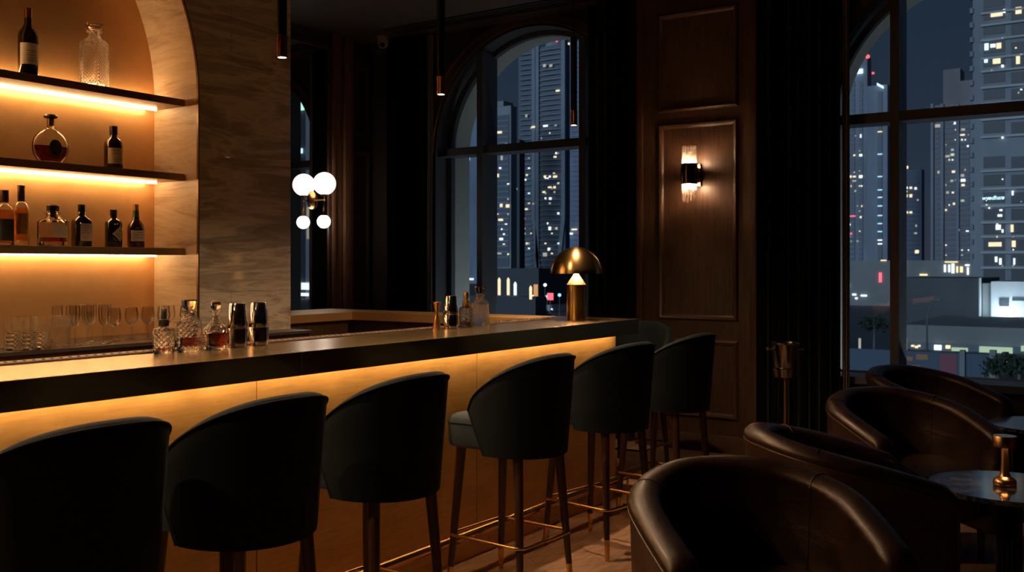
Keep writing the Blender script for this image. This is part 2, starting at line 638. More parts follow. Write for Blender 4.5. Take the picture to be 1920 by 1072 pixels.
# the wide timber pier between the windows
XP = 7.05
pier = thing('trim_1', None, None, (0, 0, 0), kind='structure')
bm = B(); box(bm, XP, XW, 2.578, 3.562, 0, ZC)
obj('panel_board', bm, M['walnut'], pier, smooth=False)
bm = B()
for z0, z1 in ((2.60, 3.372), (0.99, 2.515), (0.25, 0.85)):
    molding(bm, 'x', 2.721, 3.376, z0, z1, XP, PROF)
obj('panel_molding', bm, M['walnut_trim'], pier)
bm = B()
for y0, y1 in ((2.578, 2.63), (3.51, 3.562)):
    rbox(bm, XP - 0.022, XP + .01, y0, y1, 0.13, ZC, 0.006)
obj('edge_strip', bm, M['walnut_trim'], pier)
bm = B(); rbox(bm, XP - 0.03, XP + .01, 2.57, 3.57, 0, 0.13, 0.008)
struct('baseboard_far', bm, M['walnut_trim'])
# left wall timber beside the mirror
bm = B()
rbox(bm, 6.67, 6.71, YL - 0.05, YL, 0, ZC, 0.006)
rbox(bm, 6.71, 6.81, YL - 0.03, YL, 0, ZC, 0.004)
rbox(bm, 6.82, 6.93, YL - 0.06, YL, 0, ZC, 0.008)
struct('trim_2', bm, M['walnut_lit'])
bm = B()
molding(bm, 'y', 6.97, 7.21, 2.66, 3.35, YL, PROF)
molding(bm, 'y', 6.97, 7.21, 1.0, 2.52, YL, PROF)
molding(bm, 'y', 6.97, 7.21, 0.2, 0.88, YL, PROF)
struct('trim_6', bm, M['walnut_trim'])
bm = B(); rbox(bm, XW - .05, XW, 4.72 + RAD + .2, YL, 3.47, ZC, 0.01); rbox(bm, XW - .04, XW, YR, 4.72 - RAD - 0.2, 3.50, ZC, 0.01)
struct('trim_5', bm, M['walnut_trim'])

# ------------------------------------------------------------------ back bar wall with arched niche
YP, YN = 4.40, 4.78          # pier face, niche back
XJ, XE = 3.476, 4.147        # niche jamb, pier corner
NX0, NR, NS = 0.976, 1.25, CAM_H + 0.93
cx = XJ - NR


def niche_outline(n=48):
    pts = [(XJ, 0.0)]
    for i in range(n + 1):
        a = PI * i / n
        pts.append((cx + NR * math.cos(a), NS + NR * math.sin(a)))
    pts.append((NX0, 0.0))
    return pts


root = thing('wall_bar', None, None, kind='structure')
bm = B()
o = niche_outline()
quad = lambda *p: bm.faces.new([bm.verts.new(q) for q in p])
quad((XJ, YP, 0), (XE, YP, 0), (XE, YP, ZC), (XJ, YP, ZC))
quad((XR, YP, 0), (NX0, YP, 0), (NX0, YP, ZC), (XR, YP, ZC))
for (xa, za), (xb, zb) in zip(o[1:-1], o[2:-1]):
    quad((xa, YP, za), (xb, YP, zb), (xb, YP, ZC), (xa, YP, ZC))
quad((XE, YP, 0), (XE, 5.0, 0), (XE, 5.0, ZC), (XE, YP, ZC))
quad((XE, 5.0, 0), (XR, 5.0, 0), (XR, 5.0, ZC), (XE, 5.0, ZC))
bmesh.ops.remove_doubles(bm, verts=bm.verts[:], dist=1e-4)
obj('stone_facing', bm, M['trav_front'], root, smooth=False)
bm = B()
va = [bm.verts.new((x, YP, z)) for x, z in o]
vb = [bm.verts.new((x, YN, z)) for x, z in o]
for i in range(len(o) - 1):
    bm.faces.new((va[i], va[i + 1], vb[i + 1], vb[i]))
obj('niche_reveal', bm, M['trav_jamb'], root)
bm = B()
bm.faces.new([bm.verts.new((x, YN, z)) for x, z in o])
obj('niche_backplate', bm, M['niche'], root, smooth=False)
bm = B()
rings = []
for i, (x, z) in enumerate(o):
    px, pz = (1, 0) if z < NS + 1e-6 and x > cx else ((-1, 0) if z < NS + 1e-6 else ((x - cx) / NR, (z - NS) / NR))
    rings.append([(x - px * .002, YP - .004, z - pz * .002), (x + px * .006, YP - .004, z + pz * .006), (x + px * .006, YP + .01, z + pz * .006), (x - px * .002, YP + .01, z - pz * .002)])
loft(bm, rings, True)
obj('niche_edge_trim', bm, M['bronze'], root)

# shelves with their light strips
SHELF_TOP = [2.319, 1.912, 1.506]
SL = ['top bronze shelf in the niche, carrying a wine bottle and a tall cut decanter',
      'middle bronze shelf in the niche, carrying a round cognac flask and a small dark bottle',
      'lowest bronze shelf in the niche, carrying a row of six spirit bottles']
for zt, lb in zip(SHELF_TOP, SL):
    r = thing('wall_shelf', lb, 'shelf', (0, 0, zt), group='bronze shelves of the back bar')
    bm = B(); rbox(bm, NX0 + .002, XJ - .002, 4.51, YN - .002, -0.038, 0, 0.002)
    obj('shelf_board', bm, M['shelf'], r, smooth=False)
    bm = B(); box(bm, NX0 + .03, XJ - .03, 4.716, 4.728, -0.0462, -0.0385)
    obj('light_strip', bm, M['led'], r, smooth=False)
    if zt > 2.2:
        bm = B(); box(bm, NX0 + .03, XJ - .03, 4.745, 4.765, 0.0005, 0.006)
        obj('light_strip', bm, M['led'], r, smooth=False)

# ------------------------------------------------------------------ bar counter
ZB = 1.0924
YF, YB = 2.68, 3.24          # front edge and back edge of the top
XB0, XB1 = 0.2, 5.32
bar = thing('bar_counter', 'long brass clad bar with lit front, foot rail and seven stools around it', 'bar', (0, 0, 0))
for x0, x1 in ((XB0, 2.58), (2.582, XB1)):
    bm = B(); rbox(bm, x0, x1, YF, YB, ZB - 0.088, ZB, 0.003)
    obj('countertop', bm, M['brass_top'], bar, smooth=False)
YPN = 2.82
for x0, x1 in ((XB0 + .05, 1.078), (1.082, 2.488), (2.492, 3.868), (3.872, 5.293)):
    bm = B(); rbox(bm, x0, x1, YPN, YPN + 0.02, 0.06, ZB - 0.088, 0.002)
    obj('front_panel', bm, M['brass_panel'], bar, smooth=False)
bm = B(); box(bm, 5.279, 5.297, YPN + .02, YB - .03, 0.06, ZB - 0.088); box(bm, XB0 + .05, 5.279, YB - .05, YB - .03, 0.0, ZB - .088)
obj('carcass', bm, M['dark_wood'], bar, smooth=False)
bm = B(); box(bm, XB0 + .05, 5.29, YPN + .012, YPN + .05, 0, 0.06)
obj('plinth', bm, M['brass_panel'], bar, smooth=False)
bm = B(); box(bm, XB0 + .05, 5.27, YPN - .060, YPN - .044, ZB - 0.0935, ZB - 0.0885)
obj('light_strip', bm, M['led_bar'], bar, smooth=False)
RY, RZ = 2.69, 0.18
bm = B(); tube(bm, [(XB0, RY, RZ), (5.36, RY, RZ)], 0.024, 20)
rail = obj('foot_rail', bm, M['brass'], bar)
for x in (0.9, 1.75, 2.55, 3.42, 4.31, 5.2):
    bm = B()
    lathe(bm, [(0.008, 0.006), (0.008, RZ - 0.02), (0.013, RZ - 0.02), (0.013, RZ - .005)], 12, x, RY)
    lathe(bm, [(0.032, 0.0), (0.032, 0.004), (0.014, 0.008), (0.010, 0.016)], 20, x, RY)
    obj('rail_post', bm, M['brass'], rail)

# rubber bar mat
bm = B()
rbox(bm, XB0 + .1, 5.0, 3.105, 3.175, ZB, ZB + 0.006, 0.002)
for i in range(150):
    x = XB0 + .14 + i * 0.032
    lathe(bm, [(0.006, ZB + .006), (0.006, ZB + .008), (0.004, ZB + .0085)], 6, x, 3.125)
    lathe(bm, [(0.006, ZB + .006), (0.006, ZB + .008), (0.004, ZB + .0085)], 6, x + .016, 3.155)
tag(obj('bar_mat', bm, M['rubber']), 'long brown ribbed rubber mat along the back edge of the bar top', 'bar mat')

# return counter along the far end and side counter along the mirror wall
r = thing('return_counter', 'brass edged counter closing the far end of the bar under the window', 'counter')
bm = B(); rbox(bm, 5.02, 5.32, YB + .002, 5.22, ZB - 0.055, ZB, 0.003)
obj('countertop', bm, M['brass_edge'], r, smooth=False)
bm = B(); box(bm, 5.06, 5.28, YB + .01, 5.2, 0, ZB - .055)
obj('base_panel', bm, M['dark_wood'], r, smooth=False)
r = thing('side_counter', 'brass edged wooden counter beside the stone pier, below the mirror', 'counter')
bm = B(); rbox(bm, 4.16, 5.018, 4.72, 5.22, ZB - 0.055, ZB, 0.003)
obj('countertop', bm, M['brass_edge'], r, smooth=False)
bm = B(); box(bm, 4.16, 5.018, 4.76, 5.2, 0, ZB - .055)
obj('base_panel', bm, M['walnut'], r, smooth=False)

# back counter under the niche
ZK = 1.034
r = thing('back_counter', 'black topped brass counter under the shelves, holding all the glassware', 'counter')
bm = B(); box(bm, XR + .5, 4.13, 4.20, YP - .002, ZK - 0.016, ZK); box(bm, NX0 + .003, XJ - .003, YP - .002, YN - .003, ZK - 0.016, ZK)
obj('countertop', bm, M['black_ledge'], r, smooth=False)
bm = B(); box(bm, XR + .5, 4.12, 4.215, YP - .003, 0, ZK - .016)
obj('cabinet_front', bm, M['brass_top'], r, smooth=False)
# ------------------------------------------------------------------ mirror, sconces, camera dome, vent
r = thing('wall_mirror', 'tall dark framed mirror on the left wall reflecting the city window', 'mirror', (0, YL, 0))
bm = B(); box(bm, 5.4, 6.625, -0.022, -0.018, 0.95, 3.415)
obj('mirror_glass', bm, M['mirror'], r, smooth=False)
bm = B()
molding(bm, 'y', 5.36, 6.668, 0.90, 3.46, -0.0, [(0, 0), (0, .03), (.01, .036), (.04, .034), (.05, .022), (.05, .0)])
obj('mirror_frame', bm, M['walnut_trim'], r)

r = thing('globe_sconce', 'brass wall sconce with one large and one small glowing globe on the mirror', 'wall lamp', (6.43, YL - .022, 2.005))
bm = B(); t = B(); lathe(t, [(0.0, 0), (0.055, 0), (0.055, 0.012), (0.035, 0.03), (0.0, 0.034)], 32, cap0=False)
merge(bm, t, Matrix.Scale(1.5, 4, (0, 0, 1)) @ Matrix.Rotation(PI / 2, 4, 'X'))
obj('back_plate', bm, M['brass'], r)
bm = B(); tube(bm, [(0, -.02, 0), (0.02, -.131, 0)], 0.006, 10); sphere(bm, (0.02, -.131, 0), 0.011, 14)
tube(bm, [(0.02, -.131, 0), (0.02, -.131, 0.05)], 0.006, 10); lathe(bm, [(0.03, .036), (0.034, .05), (.028, .05)], 20, .02, -.131)
arm = obj('arm', bm, M['brass'], r)
bm = B()
for dx in (-.012, 0, .012): tube(bm, [(0.02 + dx * .3, -.131, 0), (0.012 + dx, -.131, -.14)], 0.003, 8)
lathe(bm, [(0.024, -.142), (0.024, -.134), (.006, -.130)], 20, .012, -.131)
obj('drop_rod', bm, M['brass'], arm)
bm = B(); sphere(bm, (0.02, -.131, .148), 0.103, 40)
obj('large_globe', bm, M['globe'], r)
bm = B(); sphere(bm, (0.012, -.131, -.196), 0.060, 32)
obj('small_globe', bm, M['globe_small'], r)

r = thing('wall_sconce', 'brass banded wall sconce with fluted glass shades glowing on the timber pier', 'wall lamp', (XP, 3.05, 2.10))
bm = B(); rbox(bm, -0.028, -0.0005, -0.035, 0.035, -0.085, 0.085, 0.004)
obj('back_plate', bm, M['brass'], r)
bm = B(); rbox(bm, -0.10, -0.028, -0.016, 0.016, -0.02, 0.02, 0.003)
obj('bracket', bm, M['brass'], r)
cxs = -0.155
bm = B(); lathe(bm, [(0.056, -.078), (0.060, -.078), (0.067, 0.0), (0.060, .078), (0.056, .078), (0.058, 0.0)], 40, cxs, 0, cap0=False, cap1=False)
bmesh.ops.remove_doubles(bm, verts=bm.verts[:], dist=1e-5)
obj('brass_band', bm, M['band_metal'], r)
for s in (1, -1):
    bm = B()
    rings = []
    for k in range(9):
        z = s * (0.06 + 0.15 * k / 8)
        rad = 0.056 - 0.006 * k / 8
        rings.append([(cxs + (rad + .0035 * math.cos(14 * a + k * .25)) * math.cos(a), (rad + .0035 * math.cos(14 * a + k * .25)) * math.sin(a), z + (0.008 * math.cos(3 * a) if k == 8 and s < 0 else 0)) for a in [2 * PI * i / 84 for i in range(84)]])
    inner = [[(cxs + (p[0] - cxs) * .9, p[1] * .9, p[2]) for p in q] for q in rings]
    loft(bm, rings + inner[::-1], True, False, False)
    obj('glass_shade', bm, M['sconce_glass'], r)
    bm = B(); lathe(bm, [(0.004, s * .03), (0.012, s * .05), (0.015, s * .08), (0.009, s * .10), (0.002, s * .108)], 16, cxs, 0)
    obj('bulb', bm, M['bulb'], r)

r = thing('ceiling_camera', 'small white dome security camera on the ceiling near the mirror corner', 'camera', (7.02, 6.21, ZC))
bm = B(); lathe(bm, [(0.055, 0), (0.055, -.025), (0.05, -.03)], 28)
obj('base', bm, M['white_plastic'], r)
bm = B(); lathe(bm, [(0.05, -.03), (0.052, -.06), (0.046, -.09), (0.03, -.11), (0.0, -.117)], 28)
dm = obj('dome', bm, M['white_plastic'], r)
bm = B(); t = B(); lathe(t, [(0.0, .03), (0.022, .03), (0.024, .042), (0.018, .05), (0, .052)], 20)
merge(bm, t, Matrix.Translation((0, 0, -.078)) @ Matrix.Rotation(math.radians(214), 4, 'Z') @ Matrix.Rotation(math.radians(105), 4, 'Y'))
obj('lens', bm, M['lens'], dm)

r = thing('air_vent', 'long black slotted air vent in the ceiling before the windows', 'vent', (0, 0, ZC))
bm = B()
for x in (6.80, 6.862, 6.925, 6.988): box(bm, x, x + .022, -2.0, 6.0, -0.012, -.0005)
box(bm, 6.80, 7.01, 6.0, 6.02, -0.012, -.0005)
obj('slot_frame', bm, M['wall_dark'], r, smooth=False)
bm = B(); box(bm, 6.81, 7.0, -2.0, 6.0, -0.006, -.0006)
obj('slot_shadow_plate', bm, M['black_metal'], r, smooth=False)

# ------------------------------------------------------------------ pendants over the bar
def pendant(x, label):
    zb = 2.222
    r = thing('pendant_lamp', label, 'pendant lamp', (x, 2.90, ZC), group='slim pendants over the bar')
    zt = zb - ZC
    bm = B(); tube(bm, [(0, 0, -.0005), (0, 0, zt + .5)], 0.003, 8)
    obj('cord', bm, M['black_metal'], r)
    bm = B(); lathe(bm, [(0.04, -.0005), (0.04, -.02), (0.03, -.025)], 24)
    obj('ceiling_cap', bm, M['black_metal'], r)
    bm = B(); lathe(bm, [(0.019, zt + .085), (0.019, zt + .51), (0.012, zt + .512)], 28)
    obj('tube', bm, M['black_metal'], r)
    bm = B(); rings = []
    for z in (zt + .085, zt):
        rings.append([((0.0195 + .0006 * math.cos(24 * a)) * math.cos(a), (0.0195 + .0006 * math.cos(24 * a)) * math.sin(a), z) for a in [2 * PI * i / 96 for i in range(96)]])
    rings.append(circ(0.0165, zt, 96)); rings.append(circ(0.0165, zt + .012, 96))
    loft(bm, rings, True, True, False)
    obj('brass_tip', bm, M['copper'], r)
    bm = B(); lathe(bm, [(0.0163, zt + .002), (0.0163, zt + .008)], 32)
    obj('diffuser', bm, M['pend_disc'], r)
    ld = bpy.data.lights.new('pendant_spot', 'SPOT')
    ld.energy = 62; ld.color = (1.0, 0.66, 0.38); ld.spot_size = math.radians(150); ld.spot_blend = 1.0; ld.shadow_soft_size = 0.015
    lo = bpy.data.objects.new('pendant_spot', ld); COL.objects.link(lo); lo.parent = r; lo.location = (0, 0, zt - .004)


pendant(0.60, 'added slim pendant, unseen over the near end of the bar, lighting the niche')  # extra unseen pendant, put in to light the niche front
pendant(1.642, 'slim pendant in front of the niche top, only its lit tip in frame')
pendant(2.689, 'slim black pendant with brass tip in front of the stone pier')
pendant(3.691, 'slim black pendant with brass tip hanging before the dark curtain by the mirror')
pendant(4.931, 'slim black pendant on a thin cord, hanging farthest along the bar by the window')

# ------------------------------------------------------------------ curtains
def curtain(name, y0, y1, x, amp, label, m, pitch=0.075, ph=0.0, z0=0.01, z1=3.555, cat='curtain', grp=None):
    bm = B()
    n = max(8, int((y1 - y0) / pitch * 12))
    def row(z):
        q = []
        for i in range(n + 1):
            y = y0 + (y1 - y0) * i / n
            a = 2 * PI * (y - y0) / pitch + ph
            q.append((x + amp * math.sin(a + 0.35 * math.sin(y * 37)) + .004 * math.sin(z * 2 + y * 9), y + .008 * math.sin(2 * a), z))
        return q
    rows = [row(z0 + (z1 - z0) * k / 8) for k in range(9)]
    back = [[(p[0] + .006, p[1], p[2]) for p in q] for q in rows]
    rings = [a + b[::-1] for a, b in zip(rows, back)]
    loft(bm, rings, True, True, True)
    return tag(obj(name, bm, m), label, cat, grp)


curtain('curtain', 5.80, 6.26, 7.14, 0.042, 'dark velvet curtain in the far corner, left of the first arched window', M['curtain'], grp='dark floor length curtains')
curtain('curtain', 3.60, 4.06, 7.13, 0.042, 'dark velvet curtain between the first arched window and the timber pier', M['curtain'], grp='dark floor length curtains')
curtain('curtain', 1.985, 2.560, 7.10, 0.045, 'dark velvet curtain behind the wine bucket, right of the timber pier', M['curtain'], grp='dark floor length curtains')
curtain('sheer_curtain', 5.745, 5.79, 7.17, 0.012, 'narrow pale sheer curtain edge at the first arched window', M['sheer'], 0.02, grp='pale sheer curtain edges')
curtain('sheer_curtain', 1.935, 1.98, 7.13, 0.012, 'narrow pale sheer curtain edge at the window behind the armchairs', M['sheer'], 0.02, grp='pale sheer curtain edges')

# ------------------------------------------------------------------ bottles, decanters, glasses
def lines_mark(parent, w, zs, y, lens, h=0.0016):
    bm = B()
    bm.from_mesh(parent.data)
    for z, l in zip(zs, lens):
        box(bm, -l / 2 * w, l / 2 * w, y - .0006, y - .0002, z, z + h, 1)
    parent.data.materials.append(M['ink'])
    bm.to_mesh(parent.data)
    bm.free()


def cyl_label(bm, r, z0, z1, half, n=14):
    a = [(-half + 2 * half * i / n) - PI / 2 for i in range(n + 1)]
    outer = [[((r + .0006) * math.cos(t), (r + .0006) * math.sin(t), z) for t in a] for z in (z0, z1)]
    loft(bm, outer, False, False, False)


def cyl_lines(parent, r, rows, h=0.0018):
    bm = B()
    bm.from_mesh(parent.data)
    for z, half, c0 in rows:
        a = [c0 - half + 2 * half * i / 8 - PI / 2 for i in range(9)]
        loft(bm, [[((r + .0010) * math.cos(t), (r + .0010) * math.sin(t), zz) for t in a] for zz in (z, z + h)], False, False, False, 1)
    parent.data.materials.append(M['ink'])
    bm.to_mesh(parent.data)
    bm.free()


FACE = math.radians(-28)     # bottles are turned a little towards the guests
G1 = 'bottles on the back bar shelves'
# tall wine-shaped bottle, top shelf
r = thing('spirit_bottle', 'tall dark bottle with cream label and copper capsule on the top shelf', 'bottle', (2.655, 4.63, SHELF_TOP[0]), FACE + .3, G1)
bm = B(); lathe(bm, [(0.044, 0), (0.047, .004), (0.047, .20), (0.043, .222), (0.028, .245), (0.0185, .262), (0.0175, .30), (0.0165, .335), (0, .335)], 36)
obj('body', bm, M['dark_bottle'], r)
bm = B(); lathe(bm, [(0.018, .292), (0.018, .339), (0, .340)], 24); obj('capsule', bm, M['copper'], r)
bm = B(); cyl_label(bm, .047, .062, .165, 1.15); lb = obj('paper_label', bm, M['paper'], r)
cyl_lines(lb, .047, [(.128, .55, 0), (.124, .3, .2), (.116, .35, 0), (.105, .5, .0), (.092, .45, 0), (.080, .5, 0)])
# square cut decanter, top shelf
def square_decanter(name, label, loc, rz, s, h_body, h_neck, liquid=None, lvl=0.0, m='crystal', stop='flat', grp=None, cat='decanter', topw=1.0):
    r = thing(name, label, cat, loc, rz, grp)
    rr = s * .16
    bm = B()
    nk = s * .26
    hb, hn = h_body, h_neck
    out = [rrect(s * .94, s * .94, rr, 0), rrect(s, s, rr, .004), rrect(s * topw, s * topw, rr, hb * .93), rrect(s * topw * .93, s * topw * .93, rr * 1.4, hb * .985), rrect(s * .62, s * .62, s * .3, hb + .012), rrect(nk * 2, nk * 2, nk, hb + .026), rrect(nk * 1.9, nk * 1.9, nk, hn - .012), rrect(nk * 2.7, nk * 2.7, nk * 1.35, hn - .006), rrect(nk * 2.7, nk * 2.7, nk * 1.35, hn)]
    wl = s * .10
    inn = [rrect(nk * 1.3, nk * 1.3, nk * .65, hn), rrect(nk * 1.3, nk * 1.3, nk * .65, hb + .02), rrect(s * .5, s * .5, s * .25, hb + .002), rrect(s * topw - 2 * wl, s * topw - 2 * wl, rr * .8, hb * .9), rrect(s - 2 * wl, s - 2 * wl, rr * .8, .022)]
    loft(bm, out + inn, True, True, True)
    obj('body', bm, M[m], r)
    if liquid:
        bm = B(); q = s - 2 * wl - .0015
        loft(bm, [rrect(q, q, rr * .8, .0225), rrect(q, q, rr * .8, lvl)], True)
        obj('liquid', bm, M[liquid], r)
    bm = B()
    if stop == 'flat':
        k = s * .30
        loft(bm, [circ(nk * .6, hn - .014, 20), circ(nk * .62, hn + .002, 20), circ(nk * .9, hn + .006, 20), circ(k * 1.15, hn + .016, 20), circ(k * 1.25, hn + .036, 20), circ(k * 1.1, hn + .040, 20)], True)
    obj('stopper', bm, M['glass'], r, smooth=False)
    return r


square_decanter('decanter', 'tall empty cut crystal decanter on the top shelf', (3.002, 4.62, SHELF_TOP[0]), .42, .112, .245, .295, m='crystal')
# round cognac flask, middle shelf
r = thing('cognac_flask', 'round flat flask half full of red cognac on the middle shelf', 'bottle', (2.764, 4.62, SHELF_TOP[1]), -.05, G1)
def disc_ring(rad, thick, z, n=44):
    return [(rad * math.cos(2 * PI * i / n), thick * math.sin(2 * PI * i / n), z) for i in range(n)]
R0 = .092
bm = B(); out = []
for k in range(3, 20):
    a = PI * k / 20
    z = R0 - R0 * math.cos(a)
    out.append(disc_ring(R0 * math.sin(a) * (1 + .012 * (k % 2)), .036 * (0.35 + .65 * math.sin(a)), z - .010))
out = [disc_ring(.040, .026, 0)] + out + [disc_ring(.016, .015, .182), disc_ring(.0155, .0155, .21), disc_ring(.018, .018, .213)]
inn = [disc_ring(.011, .011, .213), disc_ring(.011, .011, .18)]
for k in range(17, 3, -1):
    a = PI * k / 20
    inn.append(disc_ring((R0 - .008) * math.sin(a), .028 * (0.35 + .65 * math.sin(a)), R0 - .010 - (R0 - .008) * math.cos(a)))
loft(bm, out + inn, True)
obj('body', bm, M['glass'], r)
bm = B(); liq = []
for k in range(4, 11):
    a = PI * k / 20
    liq.append(disc_ring((R0 - .0085) * math.sin(a), .0275 * (0.35 + .65 * math.sin(a)), R0 - .010 - (R0 - .0085) * math.cos(a)))
liq.append(disc_ring(.083, .0272, .088))
loft(bm, liq, True); obj('liquid', bm, M['whisky_red'], r)
bm = B(); lathe(bm, [(0.0165, .19), (0.0165, .225), (.03, .228), (.033, .236), (.027, .243), (0, .246)], 28); obj('stopper', bm, M['bronze'], r)
bm = B(); t = B(); lathe(t, [(0, 0), (.030, 0), (.033, .002), (.030, .005), (0, .005)], 32, sy=1.28); merge(bm, t, Matrix.Translation((0.006, -.034, .077)) @ Matrix.Rotation(PI / 2, 4, 'X'))
obj('medallion', bm, M['paper_dark'], r)
# small dark bottle, middle shelf
r = thing('spirit_bottle', 'short dark brown bottle with olive label on the middle shelf', 'bottle', (3.112, 4.62, SHELF_TOP[1]), FACE + .25, G1)
bm = B(); lathe(bm, [(0.044, 0), (0.047, .004), (0.048, .125), (0.045, .142), (0.034, .158), (0.020, .168), (0.0175, .175), (0.0175, .205), (0, .206)], 36); obj('body', bm, M['dark_bottle'], r)
bm = B(); lathe(bm, [(0.0185, .182), (0.0205, .184), (0.0205, .225), (0.018, .228), (0, .228)], 24); obj('cap', bm, M['cap_black'], r)
bm = B(); cyl_label(bm, .048, .028, .110, .95); lb = obj('paper_label', bm, M['paper_olive'], r)
cyl_lines(lb, .048, [(.095, .5, 0), (.080, .4, 0), (.05, .5, 0), (.04, .35, 0)])
# lowest shelf
S3 = SHELF_TOP[2]
def glass_bottle(label, x, prof, liq, lm, cap, capm, rz=0, n=36, wall=.004):
    r = thing('spirit_bottle', label, 'bottle', (x, 4.62, S3), rz, G1)
    bm = B()
    inn = [(max(a - wall, .004), z + (0.012 if i == 0 else 0)) for i, (a, z) in enumerate(prof)]
    lathe(bm, prof + inn[::-1], n); obj('body', bm, M['glass'], r)
    if liq:
        bm = B(); lathe(bm, liq, n); obj('liquid', bm, M[lm], r)
    bm = B(); lathe(bm, cap, 24); obj('cap', bm, M[capm], r)
    return r
r = glass_bottle('rounded amber whisky bottle with dark label, leftmost on the lowest shelf', 2.532,
                 [(0.038, 0), (0.041, .004), (0.041, .15), (0.038, .172), (0.026, .188), (0.017, .196), (0.0165, .225)],
                 [(0.0365, .013), (0.0365, .15), (0.034, .168)], 'amber', [(0.018, .205), (0.019, .207), (0.019, .262), (0, .263)], 'bronze')
bm = B(); cyl_label(bm, .041, .022, .125, 1.2); lb = obj('paper_label', bm, M['paper_dark'], r)
r = glass_bottle('tall slim whisky bottle with golden label, second on the lowest shelf', 2.614,
                 [(0.033, 0), (0.035, .004), (0.035, .165), (0.034, .185), (0.026, .203), (0.016, .211), (0.0155, .245)],
                 [(0.0305, .028), (0.0305, .165), (0.029, .183)], 'amber', [(0.0135, .212), (0.0165, .216), (0.0165, .280), (0.0175, .281), (0.0175, .290), (0, .291)], 'bronze')
bm = B(); cyl_label(bm, .035, .055, .155, 1.2); lb = obj('paper_label', bm, M['gold_foil'], r)
cyl_lines(lb, .035, [(.13, .4, .1), (.12, .3, .1), (.11, .5, .1), (.098, .5, .1), (.088, .3, .1)])
square = square_decanter('spirit_bottle', 'clear square whisky bottle nearly empty, third along the lowest shelf', (2.776, 4.62, S3), .06, .112, .130, .168, 'whisky', .042, 'glass', 'none', G1, 'bottle')
bpy.data.objects.remove([k for k in kids(square) if k.name.startswith('stopper')][0])
bm = B(); lathe(bm, [(0.013, .14), (0.013, .172), (0.029, .174), (0.030, .200), (0.026, .204), (0, .204)], 28); obj('stopper', bm, M['cap_black'], square)
bm = B(); rbox(bm, -.040, .040, -.0572, -.0562, .045, .105, .0003); obj('paper_label', bm, M['paper'], square)

r = thing('spirit_bottle', 'brown bottle with large blush label, fourth along the lowest shelf', 'bottle', (2.930, 4.62, S3), .0, G1)
bm = B(); loft(bm, [rrect(.084, .058, .016, 0), rrect(.09, .062, .016, .004), rrect(.09, .062, .016, .128), rrect(.082, .056, .02, .138), rrect(.044, .044, .02, .153), rrect(.034, .034, .0169, .158), rrect(.034, .034, .0169, .166), rrect(.041, .041, .0204, .169), rrect(.034, .034, .0169, .175), rrect(.031, .031, .0154, .20)], True); obj('body', bm, M['dark_bottle'], r)
bm = B(); lathe(bm, [(0.0165, .176), (0.0175, .178), (0.0175, .214), (0, .215)], 24); obj('cap', bm, M['cap_black'], r)
bm = B(); rbox(bm, -.026, .042, -.0325, -.0312, .030, .118, .0004); lb = obj('paper_label', bm, M['paper_pale'], r)
lines_mark(lb, .07, [.108, .095, .082, .07, .05, .04], -.0326, [.6, .5, .4, .7, .5, .5])
r = thing('spirit_bottle', 'black apothecary bottle with a tilted diamond label on the lowest shelf', 'bottle', (3.112, 4.62, S3), FACE + .45, G1)
bm = B(); lathe(bm, [(0.041, 0), (0.043, .003), (0.043, .128), (0.040, .136), (0.022, .147), (0.0165, .152), (0.0165, .19), (0, .19)], 36); obj('body', bm, M['black_bottle'], r)
bm = B(); lathe(bm, [(0.0172, .168), (0.0178, .170), (0.0178, .196), (0, .197)], 24); obj('cap', bm, M['cap_black'], r)
bm = B()
rows = []
for i in range(13):
    t = -1 + i / 6
    a = t * .95 - PI / 2 + .25
    hh = (1 - abs(t)) * .040 + 1e-5
    rows.append([(.0437 * math.cos(a), .0437 * math.sin(a), .070 - hh), (.0437 * math.cos(a), .0437 * math.sin(a), .070 + hh)])
loft(bm, rows, False, False, False); lb = obj('paper_label', bm, M['paper_olive'], r)
cyl_lines(lb, .0437, [(.068, .5, .25), (.085, .2, .25), (.055, .3, .25)])
r = thing('spirit_bottle', 'dark red bottle with green neck and gold capsule, last on the lowest shelf', 'bottle', (3.246, 4.62, S3), FACE + .3, G1)
bm = B(); lathe(bm, [(0.041, 0), (0.044, .004), (0.045, .10), (0.041, .122), (0.028, .140), (0.019, .150), (0.0165, .17), (0, .17)], 36); obj('body', bm, M['red_bottle'], r)
bm = B(); lathe(bm, [(0.0195, .149), (0.0175, .16), (0.0155, .198), (0, .198)], 24); obj('neck_foil', bm, M['green_foil'], r)
bm = B(); lathe(bm, [(0.0148, .194), (0.0152, .196), (0.0145, .232), (0, .233)], 24); obj('capsule', bm, M['gold_foil'], r)
bm = B(); cyl_label(bm, .045, .034, .092, 1.0); lb = obj('paper_label', bm, M['paper'], r)
cyl_lines(lb, .045, [(.078, .4, .1), (.066, .6, 0), (.052, .4, 0)])

# --- glassware on the back counter
G2, G3, G4, G5 = 'cut crystal highball glasses', 'short ribbed tumblers', 'champagne flutes', 'wine glasses'
def hollow(bm, prof, wall, base, n=28):
    inn = [(max(a - wall, .002), max(z, base)) for a, z in prof]
    lathe(bm, prof + inn[::-1], n)
hb = B(); hollow(hb, [(0.033, 0), (0.036, .003), (0.038, .12), (0.038, .145)], .003, .014, 32)
hi = obj('highball_glass', hb, M['crystal_fine'])
HL = ['cut crystal highball glass second back at the left end of the glassware', 'cut crystal highball glass standing rearmost behind the short tumblers', 'cut crystal highball glass in the middle of the highball cluster', 'cut crystal highball glass in front, left of the last highball', 'cut crystal highball glass nearest to the flutes, at the counter edge']
HP = [(2.47, 4.37), (2.42, 4.46), (2.53, 4.43), (2.54, 4.31), (2.618, 4.285)]
for i, (p, lb) in enumerate(zip(HP, HL)):
    o_ = hi if i == 0 else dup(hi)
    o_.location = (p[0], p[1], ZK); tag(o_, lb, 'glass', G2)
